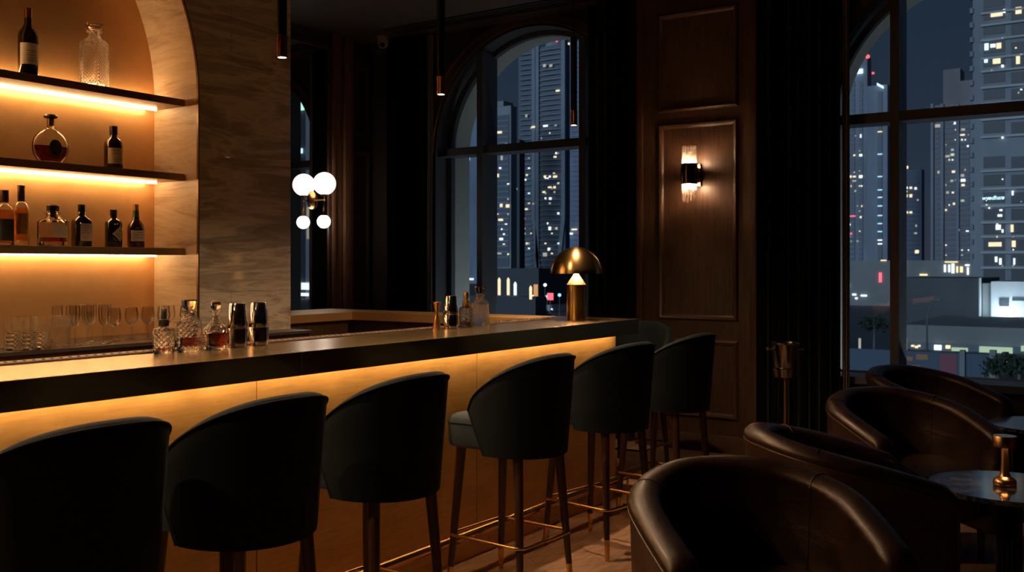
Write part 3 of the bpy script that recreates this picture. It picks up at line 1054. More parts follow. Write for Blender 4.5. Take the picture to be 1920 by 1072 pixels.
lb_ = B(); hollow(lb_, [(0.029, 0), (0.032, .003), (0.034, .078)], .003, .012, 32)
lo_ = obj('short_tumbler', lb_, M['crystal'])
for i, (p, lb) in enumerate(zip([(2.385, 4.29), (2.435, 4.245), (2.485, 4.24)], ['short ribbed tumbler cut by the left edge of the photo', 'short ribbed tumbler in the middle of the front three', 'short ribbed tumbler beside the highball glasses at the counter edge'])):
    o_ = lo_ if i == 0 else dup(lo_)
    o_.location = (p[0], p[1], ZK); tag(o_, lb, 'glass', G3)


def stemware(name, prof_bowl, stem_h, foot):
    r = bpy.data.objects.new(name, None); COL.objects.link(r)
    bm = B(); inn = [(max(a - .0011, .0015), z + .001) for a, z in prof_bowl]
    lathe(bm, prof_bowl + inn[::-1], 28); obj('bowl', bm, M['wine_glass'], r)
    bm = B(); lathe(bm, [(0.0, 0), (foot, 0.0), (foot, .0015), (foot * .45, .004), (0.0045, .010), (0.0032, .03), (0.0032, stem_h - .01), (0.005, stem_h)], 24); obj('stem', bm, M['wine_glass'], r)
    return r


fl = stemware('champagne_flute', [(0.005, .088), (0.014, .096), (0.022, .115), (0.0255, .145), (0.0245, .187)], .089, .032)
FP = [2.69, 2.708, 2.752, 2.800, 2.840, 2.892]
FN = ['flute closest to the highball glasses', 'second flute from the highball glasses', 'third flute from the highball glasses', 'fourth flute from the highball glasses', 'fifth flute, next to last before the wine glasses', 'flute closest to the wine glasses']
for i, x in enumerate(FP):
    o_ = fl if i == 0 else dup(fl)
    o_.location = (x, 4.295 + (.058 if i % 2 else 0), ZK); tag(o_, 'clear champagne ' + FN[i], 'glass', G4)
for i, x in enumerate([2.69, 2.78, 2.87]):
    o_ = dup(fl); o_.location = (x, 4.44, ZK)
    tag(o_, ['clear flute in the back row behind the first pair of front flutes', 'clear flute in the back row behind the middle front flutes', 'clear flute in the back row behind the last front flute'][i], 'glass', G4)
wg = stemware('wine_glass', [(0.005, .072), (0.020, .080), (0.031, .097), (0.034, .118), (0.0285, .163)], .073, .033)
WP = [(2.965, 4.40), (3.015, 4.47), (3.065, 4.40), (3.115, 4.47), (3.16, 4.40), (3.215, 4.47), (3.265, 4.41), (3.335, 4.46), (3.39, 4.39)]
WN = ['front wine glass next to the flutes', 'rear wine glass, first of the back row', 'front wine glass second from the flutes', 'rear wine glass, second of the back row', 'front wine glass third from the flutes', 'rear wine glass, third of the back row', 'front wine glass behind the spray bottle', 'rear wine glass seen right of the spray bottle against the jamb', 'front wine glass nearest the stone jamb']
for i, p in enumerate(WP):
    o_ = wg if i == 0 else dup(wg)
    o_.location = (p[0], p[1], ZK); tag(o_, 'clear ' + WN[i], 'glass', G5)

# --- things on the bar top
r = thing('spray_bottle', 'cut crystal spray bottle with black pump, first on the bar', 'bottle', (2.262, 3.055, ZB), .5)
s = .062
bm = B(); loft(bm, [rrect(s * .94, s * .94, .014, 0), rrect(s, s, .014, .004), rrect(s * 1.08, s * 1.08, .014, .082), rrect(s, s, .02, .09), rrect(.032, .032, .0159, .094), rrect(.026, .026, .0129, .098), rrect(.018, .018, .0089, .098), rrect(.05, .05, .012, .08), rrect(.048, .048, .01, .014)], True); obj('body', bm, M['crystal'], r)
bm = B(); lathe(bm, [(0.0175, .0985), (0.0185, .10), (0.0185, .122), (0.011, .124), (0.0115, .158), (0.009, .162), (0, .163)], 24); tube(bm, [(0, 0, .15), (-.018, -.008, .15)], .0035, 8); obj('pump', bm, M['cap_black'], r)
bm = B(); loft(bm, [rrect(.0465, .0465, .01, .0145), rrect(.047, .047, .01, .022)], True); obj('liquid', bm, M['whisky'], r)
square_decanter('decanter', 'square cut crystal decanter of red liquor on the bar beside the spray bottle', (2.362, 3.04, ZB), .62, .076, .118, .152, 'whisky_red', .054, 'crystal')
r = thing('decanter', 'round shouldered cut decanter with ball stopper and dark red liquor on the bar', 'decanter', (2.475, 3.03, ZB), .2)
bm = B()
pr = [(0.040, 0), (0.046, .006), (0.050, .03), (0.051, .062), (0.046, .078), (0.030, .094), (0.017, .110), (0.0145, .125), (0.0145, .140), (0.024, .143), (0.024, .146)]
hollow(bm, pr, .005, .016, 32); obj('body', bm, M['crystal'], r)
bm = B(); lathe(bm, [(0.036, .0165), (0.0445, .03), (0.0455, .06), (0.045, .064)], 32); obj('liquid', bm, M['whisky_red'], r)
bm = B(); lathe(bm, [(0.008, .132), (0.0085, .150), (0.007, .153)], 16); sphere(bm, (0, 0, .168), .020, 20); obj('stopper', bm, M['glass'], r)


def shaker(x, y, label, sc=1.0):
    r = thing('cocktail_shaker', label, 'shaker', (x, y, ZB), 0, 'steel cocktail shakers on the bar')
    bm = B(); lathe(bm, [(0.034 * sc, 0), (0.0375 * sc, .003), (0.0395 * sc, .07 * sc), (0.0365 * sc, .075 * sc)], 40); obj('lower_tin', bm, M['steel'], r)
    bm = B(); lathe(bm, [(0.0385 * sc, .074 * sc), (0.0395 * sc, .076 * sc), (0.037 * sc, .10 * sc), (0.030 * sc, .168 * sc), (0.028 * sc, .171 * sc), (0.026 * sc, .167 * sc)], 40); obj('upper_tin', bm, M['steel'], r)


shaker(2.592, 3.045, 'two piece steel shaker standing beside the round decanter')
shaker(2.700, 3.045, 'two piece steel shaker alone in front of the stone pier')
shaker(3.955, 3.045, 'two piece steel shaker between the jigger and the far glass bottles', 0.97)
r = thing('jigger', 'hourglass brass jigger standing on the far part of the bar', 'jigger', (3.835, 3.04, ZB))
bm = B(); lathe(bm, [(0.0225, 0), (0.023, .002), (0.008, .070), (0.0075, .078), (0.020, .136), (0.0205, .138), (0.018, .136), (0.006, .082)], 32); obj('cups', bm, M['copper'], r)
r = thing('bitters_bottle', 'crystal bitters bottle with gold dasher top, beside the far shaker', 'bottle', (4.09, 3.05, ZB), .4)
bm = B(); hollow(bm, [(0.030, 0), (0.034, .004), (0.037, .088), (0.035, .10), (0.018, .108), (0.016, .112)], .004, .012, 28); obj('body', bm, M['crystal'], r)
bm = B(); lathe(bm, [(0.0285, .0125), (0.0298, .03)], 28); obj('liquid', bm, M['whisky_red'], r)
bm = B(); lathe(bm, [(0.017, .108), (0.019, .112), (0.019, .136), (0.010, .140), (0.013, .150), (0.0155, .166), (0.012, .180), (0, .184)], 24); tube(bm, [(0, 0, .172), (.020, 0, .176)], .004, 8); obj('dasher_top', bm, M['lamp_brass'], r)
square_decanter('decanter', 'clear hammered decanter, farthest of the glass on the bar', (4.225, 3.06, ZB), .05, .080, .128, .168, None, 0, 'crystal_fine')

# mushroom lamp
r = thing('table_lamp', 'brass mushroom table lamp with dome shade at the far end of the bar', 'lamp', (5.01, 2.93, ZB))
bm = B(); lathe(bm, [(0.055, 0), (0.057, .003), (0.057, .205), (0.055, .206)], 48); obj('base_column', bm, M['lamp_brass'], r)
bm = B(); lathe(bm, [(0.0565, .206), (0.0565, .2085), (0.004, .285), (0.0, .286)], 48); obj('cone', bm, M['cone_brass'], r)
bm = B()
RS = .153
pr = [(RS * math.cos(PI / 2 * k / 18), .272 + .155 * math.sin(PI / 2 * k / 18)) for k in range(19)]
inn = [(max(a - .003, .0005), max(z - .003, .272)) for a, z in pr]
lathe(bm, pr + inn[::-1], 64, cap0=False, cap1=False)
bmesh.ops.remove_doubles(bm, verts=bm.verts[:], dist=1e-5)
obj('lamp_shade', bm, M['lamp_brass'], r)
bm = B(); tube(bm, [(0, 0, .284), (0, 0, .40)], .004, 8); obj('stem', bm, M['lamp_brass'], r)
for k in range(2):
    bm = B(); a = .6 + k * PI
    sphere(bm, (.042 * math.cos(a), .042 * math.sin(a), .345), .02, 18); obj('bulb', bm, M['bulb_soft'], r)

# ------------------------------------------------------------------ bar stools
def seat_plan(k, z):
    pts = []
    for i in range(19):                       # round at the back, where the backrest wraps it
        a = PI + PI * i / 18
        pts.append((.196 * math.cos(a), .196 * math.sin(a)))
    for i in range(8):
        a = PI / 2 * i / 7
        pts.append((.215 - .085 + .085 * math.cos(a), .165 + .085 * math.sin(a)))
    for i in range(8):
        a = PI / 2 + PI / 2 * i / 7
        pts.append((-.215 + .085 + .085 * math.cos(a), .165 + .085 * math.sin(a)))
    return [(x * k, .03 + (y - .03) * k, z) for x, y in pts]


def stool(label):
    r = thing('bar_stool', label, 'bar stool', (0, 0, 0), 0, 'velvet bar stools')
    # seat cushion
    bm = B()
    prof = [(0.90, .628), (0.97, .634), (1.0, .65), (1.0, .735), (0.985, .752), (0.93, .764), (0.70, .772), (0.3, .775)]
    loft(bm, [seat_plan(k, z) for k, z in prof], True)
    seat = obj('seat', bm, M['velvet_lit'], r)
    bm = B(); tube(bm, seat_plan(1.004, .735), .0035, 8, True); obj('piping', bm, M['velvet'], seat)
    # wrap-around backrest
    NS_, T = 44, .052
    bm = B(); rings = []; pipe = []
    for i in range(NS_ + 1):
        q = -1 + 2 * i / NS_
        ztop = 1.040 - .225 * abs(q) ** 2.3
        zbot = .604 + .012 * abs(q) ** 2
        sec = []
        def pt(z, off):
            k = (z - .61) / .44
            ph = q * math.radians(84 + 24 * min(1, max(0, (z - .61) / .25)))
            rad = .236 + .034 * k - off
            return (rad * math.sin(ph), -rad * math.cos(ph) * 1.0 + .01, z)
        for k in range(7): sec.append(pt(zbot + (ztop - .02 - zbot) * k / 6, 0))
        pipe.append(Vector(pt(ztop - .012, -.001)))
        for k in range(1, 6):
            a = PI * k / 6
            sec.append(pt(ztop - .02 + .02 * math.sin(a), T / 2 - T / 2 * math.cos(a)))
        for k in range(7): sec.append(pt(ztop - .02 - (ztop - .02 - zbot) * k / 6, T))
        rings.append(sec)
    loft(bm, rings, True, True, True)
    back = obj('backrest', bm, M['velvet'], r, angle=60)
    bm = B()
    edge0 = [Vector(rings[0][k]) for k in range(0, 7)]
    edge1 = [Vector(rings[-1][k]) for k in range(6, -1, -1)]
    tube(bm, edge0 + pipe + edge1, .004, 8); obj('piping', bm, M['velvet'], back)
    # four tapered legs with brass tips
    for sx in (-1, 1):
        for sy in (-1, 1):
            top = Vector((sx * .145, .03 + sy * .155, .632)); foot = Vector((sx * .182, .03 + sy * .198, 0.0))
            k = .10 / .632
            mid = foot.lerp(top, k)
            bm = B(); tube(bm, [mid, foot.lerp(top, .5), top], [.0135, .018, .0225], 16); lg = obj('leg', bm, M['leg_wood'], r)
            bm = B(); tube(bm, [foot, mid], [.0105, .014], 16); obj('brass_tip', bm, M['brass'], lg)
    bm = B(); tube(bm, rrect(.372, .40, .035, .24, 5, 0, .03), .0075, 10, True); obj('footrest_ring', bm, M['brass'], r)
    return r


ST = [(1.445, 2.36, -3, 'nearest velvet bar stool, at the left edge of the photo'),
      (2.02, 2.36, -2, 'second velvet bar stool from the left, below the shakers'),
      (2.68, 2.40, -2, 'third velvet bar stool from the left, before the panel seam'),
      (3.58, 2.40, -4, 'velvet bar stool with its lit seat showing, fourth along the bar'),
      (4.36, 2.395, -9, 'fifth velvet bar stool along the bar, below the mushroom lamp'),
      (5.135, 2.395, -6, 'velvet bar stool at the far corner of the bar front'),
      (5.83, 2.98, 92, 'velvet bar stool facing the camera at the short end of the bar')]
s0 = stool(ST[0][3])
s0.location = (ST[0][0], ST[0][1], 0); s0.rotation_euler = (0, 0, math.radians(ST[0][2]))
for x, y, a, lb in ST[1:]:
    dup(s0, lb, (x, y, 0), math.radians(a))

# ------------------------------------------------------------------ leather armchairs
def armchair(label):
    r = thing('armchair', label, 'armchair', (0, 0, 0), 0, 'brown leather tub armchairs')
    W, T = .322, .095
    path = []
    nA, nB = 10, 30
    for i in range(nA): path.append((-W + .02 * (1 - i / nA) ** 2, .29 - (.31) * i / nA, PI))
    for i in range(nB + 1):
        a = PI + PI * i / nB
        path.append((W * math.cos(a), -.02 + W * math.sin(a), a))
    for i in range(1, nA + 1): path.append((W - .02 * (i / nA) ** 2, -.02 + .31 * i / nA, 2 * PI))
    n = len(path)
    bm = B(); rings = []; pipe = []; inner = []
    for i, (x, y, a) in enumerate(path):
        q = abs(-1 + 2 * i / (n - 1))
        zt = .765 - .165 * (max(0, q - .12) / .88) ** 1.35
        nx, ny = math.cos(a), math.sin(a)
        endk = min(i, n - 1 - i)
        tk = T * (1.0 if endk > 1 else (.78 if endk == 0 else .95))
        zt2 = zt - (.018 if endk == 0 else 0)
        sec = []
        def pt(off, z, lean=1):
            o = off + .03 * (z - .4) * 1.0
            return (x + nx * o, y + ny * o, z)
        for k in range(6): sec.append(pt(.05, .13 + (zt2 - .045 - .13) * k / 5))
        pipe.append(Vector(pt(.052, zt2 - .05)))
        for k in range(0, 8):
            t = PI * k / 7
            sec.append(pt(.05 - tk / 2 + (tk / 2 + .006) * math.cos(t), zt2 - .04 + .04 * math.sin(t)))
        for k in range(6): sec.append(pt(.05 - tk * (1 + .05 * k), zt2 - .05 - (zt2 - .05 - .13) * k / 5))
        rings.append(sec)
        inner.append((Vector(sec[9]), [Vector(p) for p in sec[8:18]]))
    loft(bm, rings, True, True, True)
    sh = obj('shell', bm, M['leather'], r, angle=70)
    bm = B()
    tube(bm, [Vector((pipe[0].x, pipe[0].y, .14))] + pipe + [Vector((pipe[-1].x, pipe[-1].y, .14))], .005, 8)
    obj('piping', bm, M['leather'], sh)
    for idx in (nA + 5, n - 1 - nA - 5):
        x, y, a = path[idx]
        bm = B(); tube(bm, [p - Vector((math.cos(a), math.sin(a), 0)) * -.0005 for p in rings_pts(rings[idx])], .0028, 6); obj('seam', bm, M['leather'], sh)
    bm = B()
    prof = [(0.92, .20), (1.0, .22), (1.0, .40), (0.97, .425), (0.85, .44), (.4, .446)]
    loft(bm, [[(p[0], p[1], z) for p in rrect(.54 * k, .58 * k, .2 * k, z, 8, 0, .035)] for k, z in prof], True)
    obj('seat_cushion', bm, M['leather'], r)
    for sx in (-1, 1):
        for sy in (-1, 1):
            bm = B(); lathe(bm, [(0.014, 0), (0.02, .14)], 14, sx * .24, sy * .22); obj('leg', bm, M['leg_wood'], r)
    return r


def rings_pts(sec):
    return [Vector(p) for p in sec[8:18]]


def cam_pt(w, lat, z=0):
    return (CC * w + SS * lat, SS * w - CC * lat, z)


def face(fw, fl):
    """heading (z rotation) of a chair whose front points fw along the view and fl to the right of it"""
    dx, dy = CC * fw + SS * fl, SS * fw - CC * fl
    return math.atan2(dy, dx) - PI / 2


AC = [(3.0, 0.745, -.99, .14, 'leather tub armchair in the foreground, open towards the camera'),
      (3.93, 1.34, -.05, .99, 'leather tub armchair seen from its side, turned to the lit marble table'),
      (4.92, 1.98, -.96, .22, 'leather tub armchair facing the camera behind the turned armchair'),
      (6.12, 2.62, -.86, .50, 'leather tub armchair farthest back, against the city window')]
a0 = armchair(AC[0][4])
for i, (w, lat, fw, flr, lb) in enumerate(AC):
    if i == 0:
        a0.location = cam_pt(w, lat); a0.rotation_euler = (0, 0, face(fw, flr))
    else:
        dup(a0, lb, cam_pt(w, lat), face(fw, flr))

# ------------------------------------------------------------------ side tables, small lamp, wine bucket
def table(w, lat, label, h=.53, rad=.30):
    r = thing('side_table', label, 'table', cam_pt(w, lat), 0, 'round dark marble tables')
    bm = B(); lathe(bm, [(rad - .01, h - .022), (rad, h - .018), (rad, h - .004), (rad - .004, h)], 64); obj('table_top', bm, M['marble'], r)
    bm = B(); rings = []
    for z in (.02, h - .022):
        rings.append([((.045 + .004 * math.cos(16 * a)) * math.cos(a), (.045 + .004 * math.cos(16 * a)) * math.sin(a), z) for a in [2 * PI * i / 96 for i in range(96)]])
    loft(bm, rings, True); obj('pedestal', bm, M['black_metal'], r)
    bm = B(); lathe(bm, [(.17, 0), (.17, .01), (.05, .022)], 40); obj('foot_plate', bm, M['black_metal'], r)


table(3.95, 1.99, 'round dark marble table carrying the small copper lamp')
table(5.48, 2.96, 'round dark marble table by the window, half out of frame')
lx, ly, _ = cam_pt(3.95, 1.973)
r = thing('cordless_lamp', 'small copper cordless lamp glowing on the marble table', 'lamp', (lx, ly, .53))
bm = B(); lathe(bm, [(0.041, 0), (0.043, .003), (0.043, .020), (0.038, .028), (0.022, .038), (0.0165, .055), (0.0125, .15), (0.012, .156)], 40); obj('base_stem', bm, M['copper'], r)
bm = B(); lathe(bm, [(0.040, .156), (0.045, .156), (0.0455, .195), (0.043, .200), (0, .201)], 40, cap0=False); lathe(bm, [(.040, .156), (.038, .172), (.012, .172)], 40, cap0=False, cap1=False); obj('head', bm, M['copper'], r)
bm = B(); lathe(bm, [(.016, .166), (.036, .166), (.036, .170), (.016, .170)], 32, cap0=False, cap1=False); obj('light_ring', bm, M['lamp_ring'], r)

bx, by, _ = cam_pt(6.4, 1.773)
r = thing('wine_bucket_stand', 'slender floor stand ringed at the top, before the dark curtain', 'bucket stand', (bx, by, 0))
bm = B(); lathe(bm, [(.14, 0), (.14, .008), (.03, .02), (.012, .03)], 40); obj('base', bm, M['steel_dark'], r)
bm = B(); lathe(bm, [(.011, .03), (.011, .695)], 16); obj('pole', bm, M['brass'], r)
bm = B(); lathe(bm, [(.02, .690), (.066, .694), (.078, .745), (.081, .745), (.070, .690), (.02, .686)], 36, cap0=False, cap1=False); obj('cradle', bm, M['steel_dark'], r)
r = thing('wine_bucket', 'steel wine bucket with knob handles resting in the floor stand', 'bucket', (bx, by, .697))
bm = B(); lathe(bm, [(.064, 0), (.066, .003), (.088, .205), (.093, .21), (.093, .216), (.086, .216), (.083, .20), (.062, .01)], 40); obj('pail', bm, M['steel_dark'], r)
for sgn in (-1, 1):
    bm = B(); d = Vector((SS, -CC, 0)) * sgn
    tube(bm, [d * .084 + Vector((0, 0, .175)), d * .108 + Vector((0, 0, .175))], .006, 10)
    c = d * .113
    sphere(bm, (c.x, c.y, .175), .012, 14); obj('handle', bm, M['steel_dark'], r)

# ------------------------------------------------------------------ the city outside
def facade(name, col, var=0.2):
    m, nt, b = newmat(name)
    f = noise(nt, coords(nt, (.08, .08, .03)), 1.0, 3)
    L(nt, ramp(nt, f, [(.3, tuple(c * (1 - var) for c in col)), (.7, tuple(c * (1 + var) for c in col))]), b.inputs['Base Color'])
    b.inputs['Roughness'].default_value = .8
    return m


M['f_slab'] = facade('slab_concrete', (.21, .25, .32))
M['f_pale'] = facade('pale_concrete', (.24, .28, .33))
M['f_white'] = facade('white_cladding', (.42, .46, .50), .1)
M['f_brown'] = facade('brown_concrete', (.23, .22, .25))
M['f_blue'] = facade('blue_render', (.17, .22, .32))
M['f_glass'] = mat('dark_glazing', (.062, .095, .145), .5)
M['f_bay'] = mat('bay_glazing', (.022, .036, .056), .5)
M['f_dark'] = mat('dark_cladding', (.034, .046, .062), .6)
M['f_deck'] = facade('deck_concrete', (.20, .22, .23))
M['asphalt'] = facade('asphalt', (.08, .10, .12))
M['hoard_blue'] = mat('hoarding_blue', (.04, .075, .135), .6)
M['hoard_orange'] = mat('hoarding_orange', (.34, .16, .06), .6)
M['hoard_red'] = mat('hoarding_red', (.22, .05, .08), .6)
M['leaf'] = mat('leaf', (.03, .05, .03), .8)
M['pole'] = mat('pole_grey', (.12, .13, .14), .5)
M['lit_warm'] = emit('lit_warm', (1.0, .80, .48), 0.72)
M['lit_white'] = emit('lit_white', (.86, .95, 1.0), 1.06)
M['lit_cyan'] = emit('lit_cyan', (.36, .80, 1.0), 0.77)
M['lit_dim'] = emit('lit_dim', (.9, .85, .70), 0.27)
M['lit_green'] = emit('lit_green', (.70, .95, .62), 0.34)
M['lit_sign'] = emit('lit_sign', (.55, .88, 1.0), 1.25)
M['lit_teal'] = emit('lit_teal', (.50, .95, .85), 1.06)
M['lit_red'] = emit('lit_red', (1.0, .10, .13), 1.15)
M['lit_orange'] = emit('lit_orange', (1.0, .45, .16), 0.43)
M['lit_amber'] = emit('lit_amber', (1.0, .70, .36), 0.96)
LIT = {'w': 'lit_warm', 'i': 'lit_white', 'c': 'lit_cyan', 'd': 'lit_dim', 'r': 'lit_red', 'o': 'lit_orange', 's': 'lit_sign', 'g': 'lit_green', 'a': 'lit_amber', 't': 'lit_teal'}


def span(X, u0, u1, v0, v1):
    a, b = at_x(u0, (v0 + v1) / 2, X), at_x(u1, (v0 + v1) / 2, X)
    um = (u0 + u1) / 2
    return b.y, a.y, at_x(um, v1, X).z, at_x(um, v0, X).z     # y low, y high, z low, z high


def slab(bm, X, u0, u1, v0, v1, dx=1.0, depth=None):
    y0, y1, z0, z1 = span(X, u0, u1, v0, v1)
    box(bm, X - dx, X + (depth or 0.3), y0, y1, z0, z1)


def lights(root, X, items, name='lit_window'):
    for u, v, w, h, k in items:
        bm = B(); slab(bm, X, u - w / 2, u + w / 2, v - h / 2, v + h / 2, .35, .1)
        obj(name, bm, M[LIT[k]], root, smooth=False)


def building(name, label, X, u0, u1, v0, m, depth=30, v1=None, cat='building', grp=None):
    y0, y1, z0, z1 = span(X, u0, u1, v0, v1 or 520)
    if v1 is None: z0 = GROUND
    r = thing(name, label, cat, (X, (y0 + y1) / 2, z0), 0, grp)
    loc = Vector((X, (y0 + y1) / 2, z0))
    bm = B(); box(bm, X, X + depth, y0, y1, z0, z1); bmesh.ops.translate(bm, vec=-loc, verts=bm.verts[:])
    obj('tower_body', bm, M[m], r, smooth=False)
    return r


def part(root, name, bm, m, smooth=False):
    o_ = obj(name, bm, M[m], root, smooth=smooth)
    return o_


def settle(root):
    """parts were measured in the world: shift the ones still at the origin under their root"""
    for k in kids(root):
        if k.name.split('.')[0] != 'tower_body':
            k.location = -Vector(root.location)


def sprinkle(root, X, u0, u1, v0, v1, n, seed, du=4.0, dv=9.4):
    rnd = random.Random(seed)
    it = []
    for k in range(n):
        u = u0 + du * rnd.randrange(int((u1 - u0) / du) + 1)
        v = v0 + dv * rnd.randrange(int((v1 - v0) / dv) + 1)
        it.append((u, v, rnd.choice((1.6, 2.2, 3.0)), rnd.choice((1.8, 2.4, 3.2)), rnd.choice('ddwwiid')))
    lights(root, X, it)


GT = 'towers of the night skyline'
bm = B(); box(bm, XO + .4, 900, -320, 700, GROUND - .4, GROUND)
struct('street', bm, M['asphalt'], smooth=False)

# --- seen through the first window
X = 480
r = building('apartment_tower', 'tallest curved balcony tower, centred in the first arched window', X, 972, 1060, 88, 'f_glass', 5, grp=GT)
bm = B()
for k in range(44):
    v = 92 + k * 9.4
    for (ua, ub) in ((976, 999), (1012, 1054)):
        y0, y1, z0, z1 = span(X, ua, ub, v, v + 2.0)
        ym = (y0 + y1) / 2; hw = (y1 - y0) / 2
        pts = [(X + .5, y1), (X - .4, y1)] + [(X - .4 - 1.2 * math.sin(PI * i / 10), ym + hw * math.cos(PI * i / 10)) for i in range(1, 10)] + [(X - .4, y0), (X + .5, y0)]
        loft(bm, [[(a, b, z0) for a, b in pts], [(a, b, z1) for a, b in pts]], True)
part(r, 'balcony_slabs', bm, 'f_slab')
for (ua, ub, va, vb, tilt) in ((999, 1005, 84, 500, 12), (1006, 1012, 68, 500, 0), (1054, 1061, 72, 500, -12)):
    bm = B()
    y0, y1, z0, z1 = span(X, ua, ub, va, 410)
    box(bm, X - 1.2, X + 1, y0, y1, z0, z1)
    ya, yb, za, zb = span(X, ua + tilt, ub + tilt, 410, vb)
    loft(bm, [[(X - 1.2, y0, z0), (X + 1, y0, z0), (X + 1, y1, z0), (X - 1.2, y1, z0)], [(X - 1.2, ya, GROUND), (X + 1, ya, GROUND), (X + 1, yb, GROUND), (X - 1.2, yb, GROUND)]], True)
    part(r, 'fin', bm, 'f_slab')
bm = B(); y0, y1, z0, z1 = span(X, 1015, 1051, 64, 90); lathe(bm, [((y1 - y0) / 2, z0), ((y1 - y0) / 2, z1)], 32, X + (y1 - y0) / 2, (y0 + y1) / 2); part(r, 'crown_drum', bm, 'f_slab', True)
lights(r, X - 1.8, [(1022, 77, 4, 4, 'i'), (1044, 77, 3, 3, 'r'), (981, 82, 8, 3, 'w'), (1021, 123, 5, 5, 'd'), (1033, 123, 5, 4, 'd'), (1046, 170, 7, 3, 'w'), (987, 217, 3, 5, 'd'), (1000, 238, 6, 3, 'w'), (1023, 236, 8, 3, 'i'), (1042, 235, 4, 2, 'd'), (1033, 265, 2, 2, 'i'), (1045, 265, 2, 2, 'i'), (1041, 294, 5, 3, 'w'), (985, 337, 3, 3, 'i'), (988, 328, 3, 3, 'w'), (1022, 331, 4, 4, 'w'), (1031, 331, 3, 3, 'i'), (1041, 331, 7, 4, 'w'), (1031, 351, 6, 3, 'w'), (1040, 351, 4, 4, 'w'), (1020, 360, 5, 3, 'w'), (1040, 360, 3, 3, 'd'), (1032, 372, 4, 4, 'i'), (987, 392, 5, 3, 'w'), (1000, 382, 3, 2, 'd'), (1031, 428, 4, 6, 'i'), (1044, 428, 3, 5, 'd'), (1022, 477, 7, 7, 'd'), (1029, 467, 3, 5, 'i')])
sprinkle(r, X - 1.8, 980, 997, 240, 470, 14, 1)
sprinkle(r, X - 1.8, 1015, 1050, 240, 480, 22, 2)
settle(r)
X = 380
r = building('office_block', 'pale square office block at the left of the main pane, first window', X, 914, 958, 200, 'f_pale', 5, grp=GT)
bm = B(); slab(bm, X, 929, 955, 216, 500, .3, .05); part(r, 'glazed_bay', bm, 'f_glass')
bm = B()
for k in range(26):
    slab(bm, X, 919, 955, 226 + k * 10.2, 228 + k * 10.2, .5, .05)
for k in range(26): slab(bm, X, 919, 924, 230 + k * 10.2, 234 + k * 10.2, .2, .05)
part(r, 'floor_bands', bm, 'f_slab')
bm = B(); slab(bm, X, 922, 944, 190, 200, .05, 8); part(r, 'roof_plant', bm, 'f_pale')
lights(r, X - .4, [(937, 248, 8, 4, 'w'), (941, 282, 6, 6, 'w'), (941, 296, 3, 8, 'd'), (938, 315, 3, 3, 'i'), (933, 329, 5, 6, 'w'), (940, 385, 4, 6, 'w'), (952, 386, 6, 6, 'w'), (939, 412, 8, 4, 'w'), (940, 448, 6, 4, 'i'), (936, 475, 8, 3, 'd')])
sprinkle(r, X - .6, 921, 953, 232, 490, 16, 3)
settle(r)
X = 420
r = building('slim_tower', 'slim dark tower with a lit stairwell strip, beside the curved tower', X, 956, 974, 262, 'f_dark', 5, grp=GT)
lights(r, X, [(961, 318, 3, 12, 'w'), (968, 354, 3, 3, 'i'), (967, 413, 3, 6, 'd'), (965, 433, 5, 4, 'i')] + [(965.5, 446 + k * 8.2, 6, 5, 'w') for k in range(7)])
settle(r)
X = 420
r = building('blue_tower', 'bluish tower showing in the narrow left pane of the first window', X, 866, 896, 196, 'f_blue', 5, grp=GT)
bm = B()
for k in range(32): slab(bm, X, 872, 880, 216 + k * 9, 221 + k * 9, .2, .05)
part(r, 'window_column', bm, 'f_glass')
lights(r, X, [(878, 298, 6, 5, 'c'), (877, 336, 4, 3, 'd'), (877, 355, 5, 4, 'i'), (873, 501, 4, 5, 'i'), (879, 523, 18, 3, 'i'), (880, 533, 18, 2, 'i'), (872, 538, 6, 4, 'i'), (877, 543, 5, 3, 'i')])
settle(r)
X = 560
r = building('ribbed_tower', 'ribbed tower partly hidden behind the right mullion of the first window', X, 1063, 1140, 74, 'f_blue', 5, grp=GT)
bm = B()
for k in range(44): slab(bm, X, 1072, 1140, 84 + k * 9.3, 86 + k * 9.3, .8, .05)
part(r, 'balcony_slabs', bm, 'f_slab')
lights(r, X - 1.6, [(1065, 83, 6, 5, 'w'), (1063, 197, 6, 4, 'g'), (1062, 306, 6, 6, 'c'), (1077, 430, 10, 3, 'w'), (1067, 438, 14, 3, 'i'), (1078, 262, 4, 3, 'd')])
settle(r)
# low podium, garden wall and street life below the first window
X = 200
r = building('podium', 'low grey podium behind the candle lights, below the towers', X, 905, 1010, 503, 'f_dark', 20)
lights(r, X, [(921, 549, 5, 9, 'i'), (1003, 541, 0.1, .1, 'd')]); settle(r)
X = 120
r = building('garden_wall', 'long dark garden wall outside the first window', X, 840, 1004, 555, 'f_dark', 3, cat='wall'); settle(r)
for i, (u, v0, v1, k, lb) in enumerate([(936, 520, 553, 'w', 'left of the two tall candle shaped garden lights'), (953, 520, 553, 'w', 'right of the two tall candle shaped garden lights'), (966, 528, 553, 'i', 'bright short garden light next to the pair of candle lights'), (995, 535, 561, 'w', 'tall garden light beside the orange glowing column')]):
    Xl = 118.5 if i == 3 else 124
    y0, y1, z0, z1 = span(Xl, u - 2.2, u + 2.2, v0, v1)
    r = thing('garden_light', lb, 'outdoor light', (Xl, (y0 + y1) / 2, GROUND), group='garden lights outside the first window')
    bm = B(); lathe(bm, [(.06, 0), (.06, z0 - GROUND)], 10); obj('post', bm, M['pole'], r)
    bm = B(); lathe(bm, [((y1 - y0) / 2, z0 - GROUND), ((y1 - y0) / 2, z1 - GROUND - .3), (.03, z1 - GROUND)], 14); obj('lit_tube', bm, M[LIT[k]], r)
y0, y1, z0, z1 = span(130, 1001, 1008, 533, 562)
